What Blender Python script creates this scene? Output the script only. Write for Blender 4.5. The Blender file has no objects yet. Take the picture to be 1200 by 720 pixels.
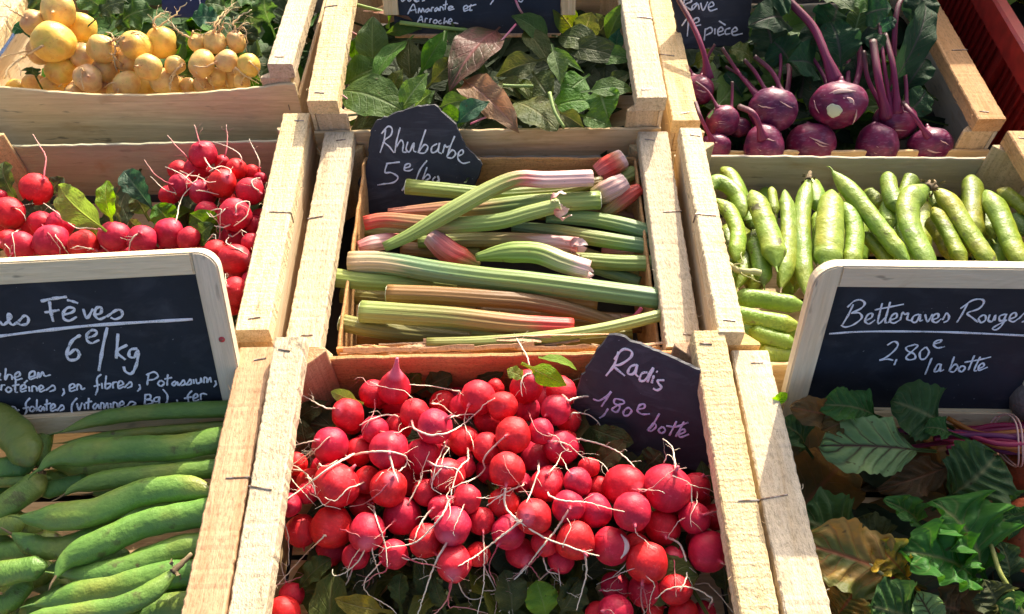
import bpy, bmesh, math, random
from mathutils import Vector, Matrix, noise
C = bpy.context.scene.collection
V = Vector
R = math.radians
# ------------------------------------------------------------------ camera geometry
R0 = 0.95                       # height of the crate rims above the ground
F, PITCH, YAW, CH = 950.0, R(51), R(0.6), 0.6
CAM = V((0, 0, R0 + CH))
FW = V((math.sin(YAW) * math.cos(PITCH), math.cos(YAW) * math.cos(PITCH), -math.sin(PITCH)))
RT = V((math.cos(YAW), -math.sin(YAW), 0))
UP = RT.cross(FW)

def ray(x, y):
    return FW * F + RT * (x - 600) - UP * (y - 360)

def P(x, y, z=0.0):
    d = ray(x, y)
    return CAM + d * ((R0 + z - CAM.z) / d.z)

def proj(p):
    v = p - CAM
    w = v.dot(FW)
    return 600 + F * v.dot(RT) / w, 360 - F * v.dot(UP) / w

def scale_at(p):                # metres per pixel at a point
    return (p - CAM).dot(FW) / F

# ------------------------------------------------------------------ tagging
def tag(o, label=None, cat=None, group=None, kind=None):
    if label: o['label'] = label
    if cat: o['category'] = cat
    if group: o['group'] = group
    if kind: o['kind'] = kind
    return o

def empty(name, loc=(0, 0, 0), mat=None):
    o = bpy.data.objects.new(name, None)
    C.objects.link(o)
    o.empty_display_size = 0.02
    if mat is not None: o.matrix_world = mat
    else: o.location = loc
    return o

def obj(name, bm, mat, parent=None, smooth=True, sub=0):
    me = bpy.data.meshes.new(name)
    bmesh.ops.recalc_face_normals(bm, faces=bm.faces[:])
    bm.to_mesh(me)
    bm.free()
    if smooth:
        for p in me.polygons: p.use_smooth = True
    if mat: me.materials.append(mat)
    o = bpy.data.objects.new(name, me)
    C.objects.link(o)
    if parent: o.parent = parent
    if sub:
        m = o.modifiers.new('sub', 'SUBSURF'); m.levels = m.render_levels = sub
    return o

def link_mesh(name, me, parent=None):
    o = bpy.data.objects.new(name, me)
    C.objects.link(o)
    if parent: o.parent = parent
    return o

# ------------------------------------------------------------------ node helpers
class NT:
    def __init__(self, name):
        self.m = bpy.data.materials.new(name)
        self.m.use_nodes = True
        self.t = self.m.node_tree
        self.t.nodes.clear()
        self.out = self.n('ShaderNodeOutputMaterial')
    def n(self, typ, **kw):
        nd = self.t.nodes.new(typ)
        for k, v in kw.items(): setattr(nd, k, v)
        return nd
    def l(self, a, b): self.t.links.new(a, b)
    def set(self, nd, **kw):
        for k, v in kw.items():
            s = nd.inputs[k.replace('_', ' ')]
            if hasattr(v, 'is_output') or isinstance(v, bpy.types.NodeSocket): self.l(v, s)
            else: s.default_value = v
    def coord(self, which='Object'):
        if not hasattr(self, '_tc'): self._tc = self.n('ShaderNodeTexCoord')
        return self._tc.outputs[which]
    def rnd(self):
        if not hasattr(self, '_oi'): self._oi = self.n('ShaderNodeObjectInfo')
        return self._oi.outputs['Random']
    def mapping(self, vec, scale=(1, 1, 1), loc=None):
        m = self.n('ShaderNodeMapping')
        self.l(vec, m.inputs['Vector'])
        m.inputs['Scale'].default_value = scale
        if loc is not None:
            if isinstance(loc, bpy.types.NodeSocket): self.l(loc, m.inputs['Location'])
            else: m.inputs['Location'].default_value = loc
        return m.outputs[0]
    def offs(self, k=37.0):
        c = self.n('ShaderNodeCombineXYZ')
        r = self.math('MULTIPLY', self.rnd(), k)
        for i in range(3): self.l(r, c.inputs[i])
        return c.outputs[0]
    def noise(self, vec, scale, detail=3, rough=0.5, dist=0.0):
        t = self.n('ShaderNodeTexNoise')
        self.l(vec, t.inputs['Vector'])
        t.inputs['Scale'].default_value = scale
        t.inputs['Detail'].default_value = detail
        t.inputs['Roughness'].default_value = rough
        t.inputs['Distortion'].default_value = dist
        return t.outputs['Fac']
    def math(self, op, a, b=None, c=None, clamp=False):
        m = self.n('ShaderNodeMath', operation=op, use_clamp=clamp)
        for i, v in enumerate((a, b, c)):
            if v is None: continue
            if isinstance(v, (int, float)): m.inputs[i].default_value = v
            else: self.l(v, m.inputs[i])
        return m.outputs[0]
    def ramp(self, fac, stops, interp='LINEAR'):
        r = self.n('ShaderNodeValToRGB')
        r.color_ramp.interpolation = interp
        e = r.color_ramp.elements
        while len(e) < len(stops): e.new(0.5)
        for i, (p, c) in enumerate(stops):
            e[i].position = p
            e[i].color = (c, c, c, 1) if isinstance(c, (int, float)) else (*c, 1)
        self.l(fac, r.inputs['Fac'])
        return r.outputs['Color']
    def mix(self, fac, a, b, blend='MIX'):
        m = self.n('ShaderNodeMix', data_type='RGBA', blend_type=blend)
        if isinstance(fac, (int, float)): m.inputs[0].default_value = fac
        else: self.l(fac, m.inputs[0])
        for i, v in ((6, a), (7, b)):
            if isinstance(v, (tuple, list)): m.inputs[i].default_value = (*v, 1) if len(v) == 3 else v
            else: self.l(v, m.inputs[i])
        return m.outputs[2]
    def hsv(self, col, h=0.5, s=1.0, v=1.0):
        n = self.n('ShaderNodeHueSaturation')
        self.l(col, n.inputs['Color'])
        for k, x in (('Hue', h), ('Saturation', s), ('Value', v)):
            if isinstance(x, (int, float)): n.inputs[k].default_value = x
            else: self.l(x, n.inputs[k])
        return n.outputs[0]
    def mr(self, v, a, b, c, d):
        n = self.n('ShaderNodeMapRange')
        self.l(v, n.inputs[0])
        for i, x in enumerate((a, b, c, d)): n.inputs[i + 1].default_value = x
        return n.outputs[0]
    def bump(self, h, strength=0.3, dist=0.001, normal=None):
        b = self.n('ShaderNodeBump')
        self.l(h, b.inputs['Height'])
        b.inputs['Strength'].default_value = strength
        b.inputs['Distance'].default_value = dist
        if normal is not None: self.l(normal, b.inputs['Normal'])
        return b.outputs[0]
    def bsdf(self, col, rough=0.5, normal=None, spec=0.5, **kw):
        p = self.n('ShaderNodeBsdfPrincipled')
        if isinstance(col, (tuple, list)): p.inputs['Base Color'].default_value = (*col, 1)
        else: self.l(col, p.inputs['Base Color'])
        if isinstance(rough, (int, float)): p.inputs['Roughness'].default_value = rough
        else: self.l(rough, p.inputs['Roughness'])
        p.inputs['Specular IOR Level'].default_value = spec
        if normal is not None: self.l(normal, p.inputs['Normal'])
        for k, v in kw.items():
            s = p.inputs[k.replace('_', ' ')]
            if isinstance(v, bpy.types.NodeSocket): self.l(v, s)
            else: s.default_value = v
        return p.outputs[0]
    def done(self, sh):
        self.l(sh, self.out.inputs['Surface'])
        return self.m

# ------------------------------------------------------------------ materials
def wood_mat(name, axis, light, dark, grey=0.0, saw=0.0, rough=0.75):
    t = NT(name)
    st = {'x': (6, 90, 90), 'y': (90, 6, 90), 'z': (90, 90, 6)}[axis]
    o = t.offs()
    v = t.mapping(t.coord(), st, o)
    g = t.noise(v, 1.0, 5, 0.65, 0.6)
    st2 = tuple(s * 4 for s in st)
    fine = t.noise(t.mapping(t.coord(), st2, o), 1.0, 3, 0.7)
    big = t.noise(t.mapping(t.coord(), tuple(max(2.5, s * 0.09) for s in st), o), 1.0, 3)
    col = t.ramp(g, [(0.28, dark), (0.52, light), (0.8, tuple(min(1, c * 1.08) for c in light))])
    col = t.mix(t.mr(fine, 0.35, 0.7, 0.35, 0.0), col, tuple(c * 0.62 for c in dark), 'MIX')
    col = t.mix(t.mr(big, 0.42, 0.72, 0.0, 0.45), col, tuple(c * k for c, k in zip(dark, (1.0, .92, .8))))
    # dark mould flecks and dirt streaks along the grain
    sp = t.noise(t.mapping(t.coord(), tuple(s * 1.6 if s > 20 else s * 6 for s in st), o), 1.0, 2, 0.5)
    area = t.noise(t.mapping(t.coord(), (11, 11, 11), o), 1.0, 2)
    fleck = t.math('MULTIPLY', t.mr(sp, 0.63, 0.72, 0, 1), t.mr(area, 0.48, 0.62, 0.0, 0.75 if grey else 0.6))
    col = t.mix(fleck, col, (0.10, 0.075, 0.05))
    if grey:
        col = t.mix(t.mr(t.noise(t.mapping(t.coord(), (7, 7, 7), o), 1.0, 3), 0.3, 0.7, grey * .3, grey), col, (0.37, 0.35, 0.28))
    stn = t.noise(t.mapping(t.coord(), tuple(9 if q < 20 else 22 for q in st), o), 1.0, 5, .6, .8)
    col = t.mix(t.mr(stn, .58, .70, 0, .55), col, (0.40, 0.23, 0.10))
    col = t.hsv(col, 0.5, t.mr(t.rnd(), 0, 1, 0.85, 1.15), t.mr(t.rnd(), 0, 1, 0.90, 1.05))
    h = t.math('ADD', t.math('MULTIPLY', g, 0.6), fine)
    if saw:
        w = t.n('ShaderNodeTexWave', bands_direction={'x': 'X', 'y': 'Y', 'z': 'Z'}[axis])
        t.l(t.coord(), w.inputs['Vector'])
        w.inputs['Scale'].default_value = 70; w.inputs['Distortion'].default_value = 6
        w.inputs['Detail'].default_value = 3; w.inputs['Detail Scale'].default_value = 3
        h = t.math('ADD', h, t.math('MULTIPLY', w.outputs['Fac'], t.math('MULTIPLY', t.rnd(), saw * .28)))
        pit = t.noise(t.mapping(t.coord(), (420, 170, 420), o), 1.0, 3, .7)
        h = t.math('ADD', h, t.math('MULTIPLY', pit, saw * 2.0))
        col = t.mix(t.mr(pit, 0.34, 0.50, 0.5, 0), col, tuple(c * .45 for c in dark))
    return t.done(t.bsdf(col, rough, t.bump(h, 0.7, 0.0014), 0.2))

LIGHT, DARK = (0.80, 0.66, 0.43), (0.66, 0.49, 0.27)
WOOD = {}
def wood(axis, kind):
    k = (axis, kind)
    if k not in WOOD:
        a = {'rail': (LIGHT, DARK, 0.0, 0.8), 'board': ((0.76, 0.58, 0.35), (0.58, 0.39, 0.19), 0.0, 0.0),
             'grey': ((0.70, 0.60, 0.44), (0.52, 0.43, 0.29), 0.45, 0.0), 'red': ((0.64, 0.40, 0.22), (0.50, 0.27, 0.125), 0.0, 0.25),  # red: brown wood, also painted shade; grey: wear with shade mixed in
             'post': ((0.76, 0.56, 0.32), (0.58, 0.38, 0.18), 0.0, 0.2),
             'old': ((0.60, 0.60, 0.40), (0.44, 0.44, 0.28), 0.4, 0.0), 'weathered': ((0.84, 0.70, 0.42), (0.66, 0.51, 0.27), 0.10, 0.0),
             'frame': ((0.86, 0.72, 0.49), (0.76, 0.61, 0.38), 0.0, 0.0)}[kind]
        WOOD[k] = wood_mat('wood_' + kind + '_' + axis, axis, a[0], a[1], a[2], a[3])
    return WOOD[k]

def m_metal():
    t = NT('staple_steel')
    return t.done(t.bsdf(t.ramp(t.noise(t.coord(), 300), [(0.4, (0.16, 0.10, 0.06)), (0.6, (0.35, 0.3, 0.26))]), 0.5, None, 0.5, Metallic=0.7))
M_STAPLE = m_metal()

def m_radish(name, dark=1.0):
    t = NT(name)
    o = t.offs()
    v = t.mapping(t.coord(), (1, 1, 1), o)
    n = t.noise(v, 2.2, 3)
    col = t.ramp(n, [(0.3, (0.50 * dark, 0.007, 0.020)), (0.62, (0.67 * dark, 0.017, 0.040)), (0.85, (0.73 * dark, 0.055, 0.09))])
    col = t.hsv(col, t.mr(t.rnd(), 0, 1, 0.492, 0.506), 1.0, t.mr(t.rnd(), 0, 1, 0.82, 1.08))
    sc = t.noise(t.mapping(t.coord(), (1, 1, 6), o), 3.0, 4, 0.7, 1.5)     # pale scuffs
    col = t.mix(t.mr(sc, 0.66, 0.76, 0, 0.5), col, (0.78, 0.30, 0.30))
    dirt = t.noise(v, 14, 2)
    col = t.mix(t.mr(dirt, 0.70, 0.76, 0, 0.6), col, (0.20, 0.02, 0.02))
    lines = t.noise(t.mapping(t.coord(), (9, 9, .8), o), 1.0, 4, .65)
    col = t.mix(t.mr(lines, .42, .62, .38, 0), col, (0.36, 0.004, 0.012))
    nick = t.noise(t.mapping(t.coord(), (2, 2, 26), o), 1.0, 3, .6, .6)
    col = t.mix(t.math('MULTIPLY', t.mr(nick, .64, .7, 0, .6), t.mr(n, .5, .6, 0, 1)), col, (0.70, 0.30, 0.26))
    sx = t.n('ShaderNodeSeparateXYZ'); t.l(t.coord(), sx.inputs[0])
    col = t.mix(t.mr(sx.outputs['Z'], 1.0, 1.25, 0, 0.8), col, (0.72, 0.16, 0.22))   # root end pales
    h = t.math('ADD', t.noise(v, 5, 4), t.math('MULTIPLY', dirt, .2))
    return t.done(t.bsdf(col, t.mr(n, .3, .7, .45, .62), t.bump(h, 0.4, 0.0010), 0.35, Subsurface_Weight=0.06, Subsurface_Radius=(.004, .001, .001), Subsurface_Scale=1.0))
M_RADISH = m_radish('radish_skin')

def m_uvramp(name, stops, rough=0.55, streak=0.25, spec=0.35):
    t = NT(name)
    sx = t.n('ShaderNodeSeparateXYZ'); t.l(t.coord('UV'), sx.inputs[0])
    o = t.offs()
    nn = t.noise(t.mapping(t.coord('UV'), (3, 9, 1), o), 1.0, 3)
    u = t.math('ADD', sx.outputs[0], t.mr(nn, 0.25, 0.75, -0.13, 0.13), clamp=True)
    col = t.ramp(u, stops)
    st = t.noise(t.mapping(t.coord('UV'), (1.6, 70, 1), o), 1.0, 4, 0.6)
    col = t.hsv(col, 0.5, 1.0, t.mr(st, 0.3, 0.7, 1 - streak, 1 + streak * .6))
    sp = t.noise(t.mapping(t.coord('UV'), (26, 18, 1), o), 1.0, 2)
    col = t.mix(t.mr(sp, 0.69, 0.74, 0, 0.55), col, (0.16, 0.07, 0.03))
    return t.done(t.bsdf(col, rough, t.bump(st, 0.35, 0.0012), spec))

M_ROOT = m_uvramp('pale_root', [(0.0, (0.50, 0.09, 0.11)), (0.10, (0.76, 0.46, 0.36)), (0.22, (0.84, 0.72, 0.54)), (1, (0.88, 0.80, 0.60))], 0.7, 0.2, 0.2)
M_ROOT_PINK = m_uvramp('pink_root', [(0.0, (0.48, 0.05, 0.09)), (0.6, (0.58, 0.22, 0.20)), (1, (0.70, 0.46, 0.36))], 0.7, 0.2, 0.2)
M_ROOT_TAN = m_uvramp('tan_root', [(0.0, (0.62, 0.36, 0.15)), (0.5, (0.68, 0.48, 0.24)), (1, (0.76, 0.64, 0.38))], 0.75, 0.25, 0.2)

def m_leaf(name, c1, c2, vein=(0.22, 0.30, 0.12), veinamt=0.5, trans=0.35, rough=0.6, blot=None, density=8.0, spec=0.22, tcol=None):
    t = NT(name)
    o = t.offs()
    uv = t.n('ShaderNodeSeparateXYZ'); t.l(t.coord('UV'), uv.inputs[0])
    u, w = uv.outputs[0], uv.outputs[1]
    n = t.noise(t.mapping(t.coord(), (1, 1, 1), o), 38, 3)
    big = t.noise(t.mapping(t.coord('UV'), (2.2, 2.2, 1), o), 1.0, 3)
    col = t.ramp(big, [(0.3, c1), (0.7, c2)])
    if blot:
        bl = t.noise(t.mapping(t.coord('UV'), (1.7, 2.0, 1), o), 1.0, 4, 0.6, 0.4)
        col = t.mix(t.mr(bl, 0.46, 0.60, 0, 0.9), col, blot)
    col = t.hsv(col, t.mr(t.rnd(), 0, 1, 0.485, 0.515), t.mr(t.rnd(), 0, 1, 0.85, 1.1), t.mr(t.rnd(), 0, 1, 0.7, 1.25))
    col = t.mix(t.mr(n, 0.3, 0.7, 0.25, 0), col, tuple(x * .4 for x in c1))
    a = t.math('MULTIPLY', t.math('ABSOLUTE', t.math('SUBTRACT', w, 0.5)), 2.0)
    f = t.math('SUBTRACT', t.math('MULTIPLY', u, density), t.math('MULTIPLY', t.math('POWER', a, 0.8), 2.0))
    f = t.math('ADD', f, t.math('MULTIPLY', big, 1.2))
    tri = t.math('ABSOLUTE', t.math('SUBTRACT', t.math('FRACT', f), 0.5))
    side = t.math('MULTIPLY', t.mr(tri, 0.0, 0.09 if veinamt < .9 else 0.16, 1, 0), t.mr(a, 0.0, 0.95, 1.0, 0.25))
    mid = t.mr(a, 0.0, 0.10, 1, 0)
    vm = t.math('MAXIMUM', t.math('MULTIPLY', side, 0.6 if veinamt < .9 else 1.0), mid)
    col = t.mix(t.math('MULTIPLY', vm, veinamt), col, vein)
    hole = t.noise(t.mapping(t.coord('UV'), (9, 7, 1), o), 1.0, 2)
    col = t.mix(t.mr(hole, 0.70, 0.74, 0, 0.7), col, (0.07, 0.045, 0.015))
    h = t.math('ADD', t.math('MULTIPLY', vm, -0.8), t.math('MULTIPLY', t.noise(t.mapping(t.coord('UV'), (14, 12, 1), o), 1.0, 2), 1.2))
    nrm = t.bump(h, 0.6, 0.0018)
    p = t.bsdf(col, rough, nrm, spec)
    tr = t.n('ShaderNodeBsdfTranslucent')
    t.l(t.hsv(col, 0.478, 1.15, 1.9), tr.inputs['Color'])
    t.l(nrm, tr.inputs['Normal'])
    ms = t.n('ShaderNodeMixShader')
    ms.inputs[0].default_value = trans
    t.l(p, ms.inputs[1]); t.l(tr.outputs[0], ms.inputs[2])
    return t.done(ms.outputs[0])

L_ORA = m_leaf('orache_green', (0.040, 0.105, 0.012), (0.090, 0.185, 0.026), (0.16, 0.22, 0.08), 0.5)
L_ORAD = m_leaf('orache_shaded', (0.016, 0.034, 0.008), (0.030, 0.055, 0.012), (0.08, 0.10, 0.04), 0.4, 0.2, 0.7)  # darker orache copy; crate-bottom shade put into its colour
L_ORA2 = m_leaf('orache_olive', (0.055, 0.095, 0.012), (0.115, 0.130, 0.022), (0.24, 0.22, 0.09), 0.45)
L_ORAL = m_leaf('orache_light', (0.07, 0.17, 0.025), (0.12, 0.24, 0.04), (0.30, 0.40, 0.2), 0.6, 0.4)
L_ORAT = m_leaf('orache_teal', (0.022, 0.080, 0.042), (0.045, 0.13, 0.07), (0.16, 0.26, 0.15), 0.5)
L_RED = m_leaf('amaranth_red', (0.060, 0.075, 0.020), (0.20, 0.085, 0.040), (0.42, 0.16, 0.15), 0.6, 0.3, 0.5, (0.28, 0.10, 0.065))
L_WRAP = m_leaf('dry_leaf', (0.20, 0.11, 0.06), (0.28, 0.18, 0.11), (0.45, 0.25, 0.2), 0.5, 0.3)
L_RAD = m_leaf('radish_leaf', (0.040, 0.060, 0.018), (0.085, 0.105, 0.032), (0.17, 0.17, 0.08), 0.5, 0.3, 0.6)
L_RADL = m_leaf('radish_leaf_fresh', (0.14, 0.30, 0.028), (0.20, 0.40, 0.04), (0.36, 0.5, 0.14), 0.4, 0.5)
L_RADY = m_leaf('radish_leaf_yellow', (0.17, 0.145, 0.03), (0.24, 0.19, 0.05), (0.3, 0.26, 0.12), 0.4)
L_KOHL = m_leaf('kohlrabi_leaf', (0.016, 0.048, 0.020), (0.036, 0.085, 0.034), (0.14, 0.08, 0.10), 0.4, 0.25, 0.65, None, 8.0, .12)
L_KOHLG = m_leaf('kohlrabi_leaf_fresh', (0.07, 0.14, 0.035), (0.12, 0.22, 0.05), (0.24, 0.3, 0.14), 0.45, 0.4)
L_TURN = m_leaf('turnip_leaf', (0.032, 0.066, 0.016), (0.065, 0.125, 0.034), (0.17, 0.22, 0.1), 0.5, 0.35)
L_BEET = m_leaf('beet_leaf', (0.032, 0.092, 0.020), (0.070, 0.160, 0.038), (0.26, 0.24, 0.10), 0.55, 0.3, 0.55)
L_BEETD = m_leaf('beet_leaf_shaded', (0.02, 0.035, 0.012), (0.035, 0.06, 0.02), (0.10, 0.03, 0.03), 0.5, 0.2, 0.6)  # darker beet copy, shade low in the crate put into colour
L_BEETV = m_leaf('beet_leaf_veined', (0.16, 0.27, 0.09), (0.24, 0.33, 0.13), (0.05, 0.006, 0.010), 1.0, 0.3, 0.45, None, 6.5)
L_BEETY = m_leaf('beet_leaf_yellow', (0.11, 0.15, 0.025), (0.20, 0.19, 0.03), (0.38, 0.06, 0.04), 0.6, 0.3, 0.5, (0.46, 0.27, 0.03))
L_BEETB = m_leaf('beet_leaf_brown', (0.06, 0.05, 0.02), (0.20, 0.095, 0.03), (0.24, 0.10, 0.05), 0.6, 0.25)
L_LETT = m_leaf('lettuce_leaf', (0.17, 0.27, 0.035), (0.27, 0.38, 0.06), (0.4, 0.5, 0.2), 0.5, 0.45)

def m_pod(name, c1, c2, c3):
    t = NT(name)
    o = t.offs()
    v = t.mapping(t.coord(), (1, 1, 1), o)
    n = t.noise(v, 16, 4)
    col = t.ramp(n, [(0.3, c1), (0.5, c2), (0.7, c3)])
    col = t.hsv(col, t.mr(t.rnd(), 0, 1, 0.485, 0.51), 1.0, t.mr(t.rnd(), 0, 1, 0.85, 1.15))
    sx = t.n('ShaderNodeSeparateXYZ'); t.l(t.coord('UV'), sx.inputs[0])
    seam = t.mr(t.math('ABSOLUTE', t.math('SUBTRACT', sx.outputs[1], 0.52)), 0.0, 0.015, 0.5, 0)
    col = t.mix(seam, col, tuple(x * .55 for x in c1))
    fine = t.noise(t.mapping(t.coord('UV'), (34, 16, 1), o), 1.0, 3, .6)
    col = t.mix(t.mr(fine, 0.35, 0.65, 0.22, 0), col, tuple(x * .5 for x in c1))
    sp = t.noise(v, 75, 3, 0.6)
    area = t.noise(v, 22, 2)
    col = t.mix(t.math('MULTIPLY', t.mr(sp, 0.57, 0.65, 0, 0.85), t.mr(area, .5, .62, .12, 1)), col, (0.07, 0.05, 0.02))
    h = t.math('ADD', fine, t.math('MULTIPLY', t.noise(v, 120, 3), 0.5))
    return t.done(t.bsdf(col, t.mr(fine, .3, .7, .34, .52), t.bump(t.math('ADD', h, t.math('MULTIPLY', t.noise(t.mapping(t.coord('UV'), (16, 9, 1), o), 1.0, 3), .9)), 0.6, 0.0012), 0.42))
M_PODL = m_pod('bean_pod_green', (0.085, 0.19, 0.036), (0.14, 0.25, 0.042), (0.26, 0.28, 0.048))
M_PODR = m_pod('bean_pod_lime', (0.12, 0.24, 0.020), (0.20, 0.32, 0.026), (0.33, 0.35, 0.030))
M_PODY = m_pod('bean_pod_yellowed', (0.12, 0.22, 0.018), (0.22, 0.28, 0.018), (0.36, 0.29, 0.020))
M_BROWN = m_uvramp('dried_tip', [(0, (0.10, 0.07, 0.035)), (1, (0.30, 0.22, 0.12))], 0.85, 0.4)

def m_turnip():
    t = NT('turnip_skin')
    o = t.offs()
    v = t.mapping(t.coord(), (1, 1, 1), o)
    n = t.noise(v, 1.6, 4)
    col = t.ramp(n, [(0.3, (0.70, 0.36, 0.07)), (0.5, (0.78, 0.49, 0.12)), (0.75, (0.62, 0.46, 0.09))])
    col = t.mix(t.mr(t.noise(v, 3.5, 4, .6, .8), .58, .74, 0, .7), col, (0.58, 0.27, 0.09))
    col = t.mix(t.mr(t.noise(v, 11, 2), .70, .75, 0, .8), col, (0.14, 0.08, 0.03))
    sx = t.n('ShaderNodeSeparateXYZ'); t.l(t.coord(), sx.inputs[0])
    col = t.mix(t.mr(sx.outputs['Z'], 0.9, 1.2, 0, 0.8), col, (0.52, 0.24, 0.09))
    col = t.hsv(col, t.mr(t.rnd(), 0, 1, .488, .506), t.mr(t.rnd(), 0, 1, .85, 1.05), t.mr(t.rnd(), 0, 1, .85, 1.08))
    return t.done(t.bsdf(col, 0.42, t.bump(t.noise(v, 6, 4), .4, .0012), 0.4, Subsurface_Weight=0.05, Subsurface_Radius=(.004, .002, .001)))
M_TURNIP = m_turnip()

def m_kohl():
    t = NT('kohlrabi_skin')
    o = t.offs()
    v = t.mapping(t.coord(), (1, 1, 1), o)
    n = t.noise(v, 1.8, 3)
    col = t.ramp(n, [(0.3, (0.07, 0.008, 0.045)), (0.55, (0.17, 0.012, 0.058)), (0.8, (0.30, 0.03, 0.095))])
    col = t.hsv(col, t.mr(t.rnd(), 0, 1, .49, .52), 1.0, t.mr(t.rnd(), 0, 1, .75, 1.2))
    bl = t.noise(t.mapping(t.coord(), (1, 1, 3), o), 4, 3)
    col = t.mix(t.mr(bl, .52, .75, 0, .45), col, (0.30, 0.16, 0.24))           # waxy bloom
    return t.done(t.bsdf(col, t.mr(bl, .4, .7, .38, .62), t.bump(t.noise(v, 4, 4), .5, .0014), .4))
M_KOHL = m_kohl()
M_KSTEM = m_uvramp('kohlrabi_stem', [(0, (0.17, 0.014, 0.06)), (0.5, (0.22, 0.018, 0.07)), (1, (0.10, 0.045, 0.04))], 0.5, 0.5)
M_SCAR = m_uvramp('kohlrabi_scar', [(0, (0.50, 0.26, 0.26)), (1, (0.60, 0.40, 0.34))], 0.6, 0.2)
M_CUT = m_uvramp('pale_cut', [(0, (0.64, 0.64, 0.45)), (1, (0.54, 0.56, 0.36))], 0.6, 0.3)

def m_slate(name, col=(0.030, 0.034, 0.048), smear=0.25, b=0.5):
    t = NT(name)
    v = t.coord()
    n = t.noise(v, 28, 5, .65)
    sm = t.noise(t.mapping(v, (14, 30, 14)), 1.0, 5, .65, 1.2)
    c = t.ramp(n, [(0.3, tuple(x * .7 for x in col)), (0.7, tuple(x * 1.25 for x in col))])
    c = t.mix(t.mr(sm, .5, .75, 0, smear), c, (0.16, 0.165, 0.19))
    dots = t.noise(v, 260, 2)
    c = t.mix(t.mr(dots, .74, .78, 0, .5), c, (0.4, 0.4, 0.42))
    return t.done(t.bsdf(c, .62, t.bump(t.math('ADD', n, t.noise(t.mapping(v, (20, 60, 20)), 1.0, 4)), b, .0012), .35))
M_SLATE = m_slate('slate', (0.030, 0.031, 0.038), .42)
M_BOARD = m_slate('chalkboard', (0.010, 0.014, 0.022), .15, .1)
M_BLUEB = m_slate('blue_chalkboard', (0.02, 0.032, 0.10), .1, .1)
def m_chalk(name, c):
    t = NT(name)
    n = t.noise(t.coord(), 1100, 3, .7)
    b = t.noise(t.coord(), 90, 2)
    f = t.math('ADD', n, t.math('MULTIPLY', t.math('SUBTRACT', b, .5), .5))
    return t.done(t.bsdf(t.ramp(f, [(.27, (.03, .035, .05)), (.36, tuple(x * .65 for x in c)), (.48, c)]), .8, None, .2))
M_CHALK = m_chalk('white_chalk', (0.86, 0.86, 0.88))
M_CHALKL = m_chalk('lilac_chalk', (0.66, 0.62, 0.82))

def m_plain(name, c, rough=.5, sc=40, var=.25, spec=.4, bump=.2):
    t = NT(name)
    n = t.noise(t.coord(), sc, 4)
    return t.done(t.bsdf(t.ramp(n, [(.3, tuple(x * (1 - var) for x in c)), (.7, tuple(min(1, x * (1 + var)) for x in c))]), rough, t.bump(n, bump, .001), spec))
M_PLASTIC = m_plain('red_plastic', (0.30, 0.016, 0.012), .38, 60, .25, .5, .08)
M_TWINE = m_plain('elastic_band', (0.62, 0.36, 0.28), .6)
M_SCREWRED = m_plain('red_screw', (0.5, 0.05, 0.05), .4)
M_TABLE = m_plain('dark_table', (0.035, 0.028, 0.022), .8)
M_GROUND = m_plain('asphalt', (0.05, 0.05, 0.052), .9, 30, .3, .2, .5)

def m_denim():
    t = NT('denim')
    w = t.n('ShaderNodeTexWave', bands_direction='DIAGONAL')
    t.l(t.coord(), w.inputs['Vector']); w.inputs['Scale'].default_value = 260; w.inputs['Distortion'].default_value = 1.5
    n = t.noise(t.coord(), 500, 2)
    c = t.ramp(t.math('MULTIPLY', t.math('ADD', w.outputs['Fac'], n), .5), [(.3, (0.02, 0.045, 0.12)), (.62, (0.07, 0.12, 0.25)), (.8, (.25, .3, .42))])
    return t.done(t.bsdf(c, .9, t.bump(w.outputs['Fac'], .4, .001), .1))
M_DENIM = m_denim()

# ------------------------------------------------------------------ shape helpers
def beam(bm, A, B, up, w, t, seg=22, jit=0.0004, rnd=None, bev=0.0012, sag=0.0, bow=None, topnoise=0.0):
    """a plank from A to B, centre line; w across, t along up; slightly rough sawn edges"""
    A, B, up = V(A), V(B), V(up).normalized()
    ax = (B - A).normalized()
    sd = ax.cross(up).normalized()
    up = sd.cross(ax)
    rnd = rnd or random
    b = min(bev, t * .35, w * .35)
    prof = [(-w/2 + b, -t/2), (w/2 - b, -t/2), (w/2, -t/2 + b), (w/2, t/2 - b), (w/2 - b, t/2), (-w/2 + b, t/2), (-w/2, t/2 - b), (-w/2, -t/2 + b)]
    rings = []
    for i in range(seg + 1):
        s = i / seg
        c = A.lerp(B, s)
        if bow: c = c + V(bow) * math.sin(math.pi * s)
        dl, dr, du = (rnd.gauss(0, jit) for _ in range(3))
        tn = rnd.gauss(0, topnoise) if topnoise else 0
        sg = sag * math.sin(math.pi * s)
        ring = []
        for x, y in prof:
            xx = x + (dl if x < 0 else dr)
            yy = y + du * .4
            if xx > 0: xx = xx + tn - sg
            ring.append(bm.verts.new(c + sd * xx + up * yy))
        rings.append(ring)
    for a, bq in zip(rings, rings[1:]):
        for k in range(8):
            bm.faces.new((a[k], a[(k + 1) % 8], bq[(k + 1) % 8], bq[k]))
    bm.faces.new(rings[0][::-1]); bm.faces.new(rings[-1])

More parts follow.
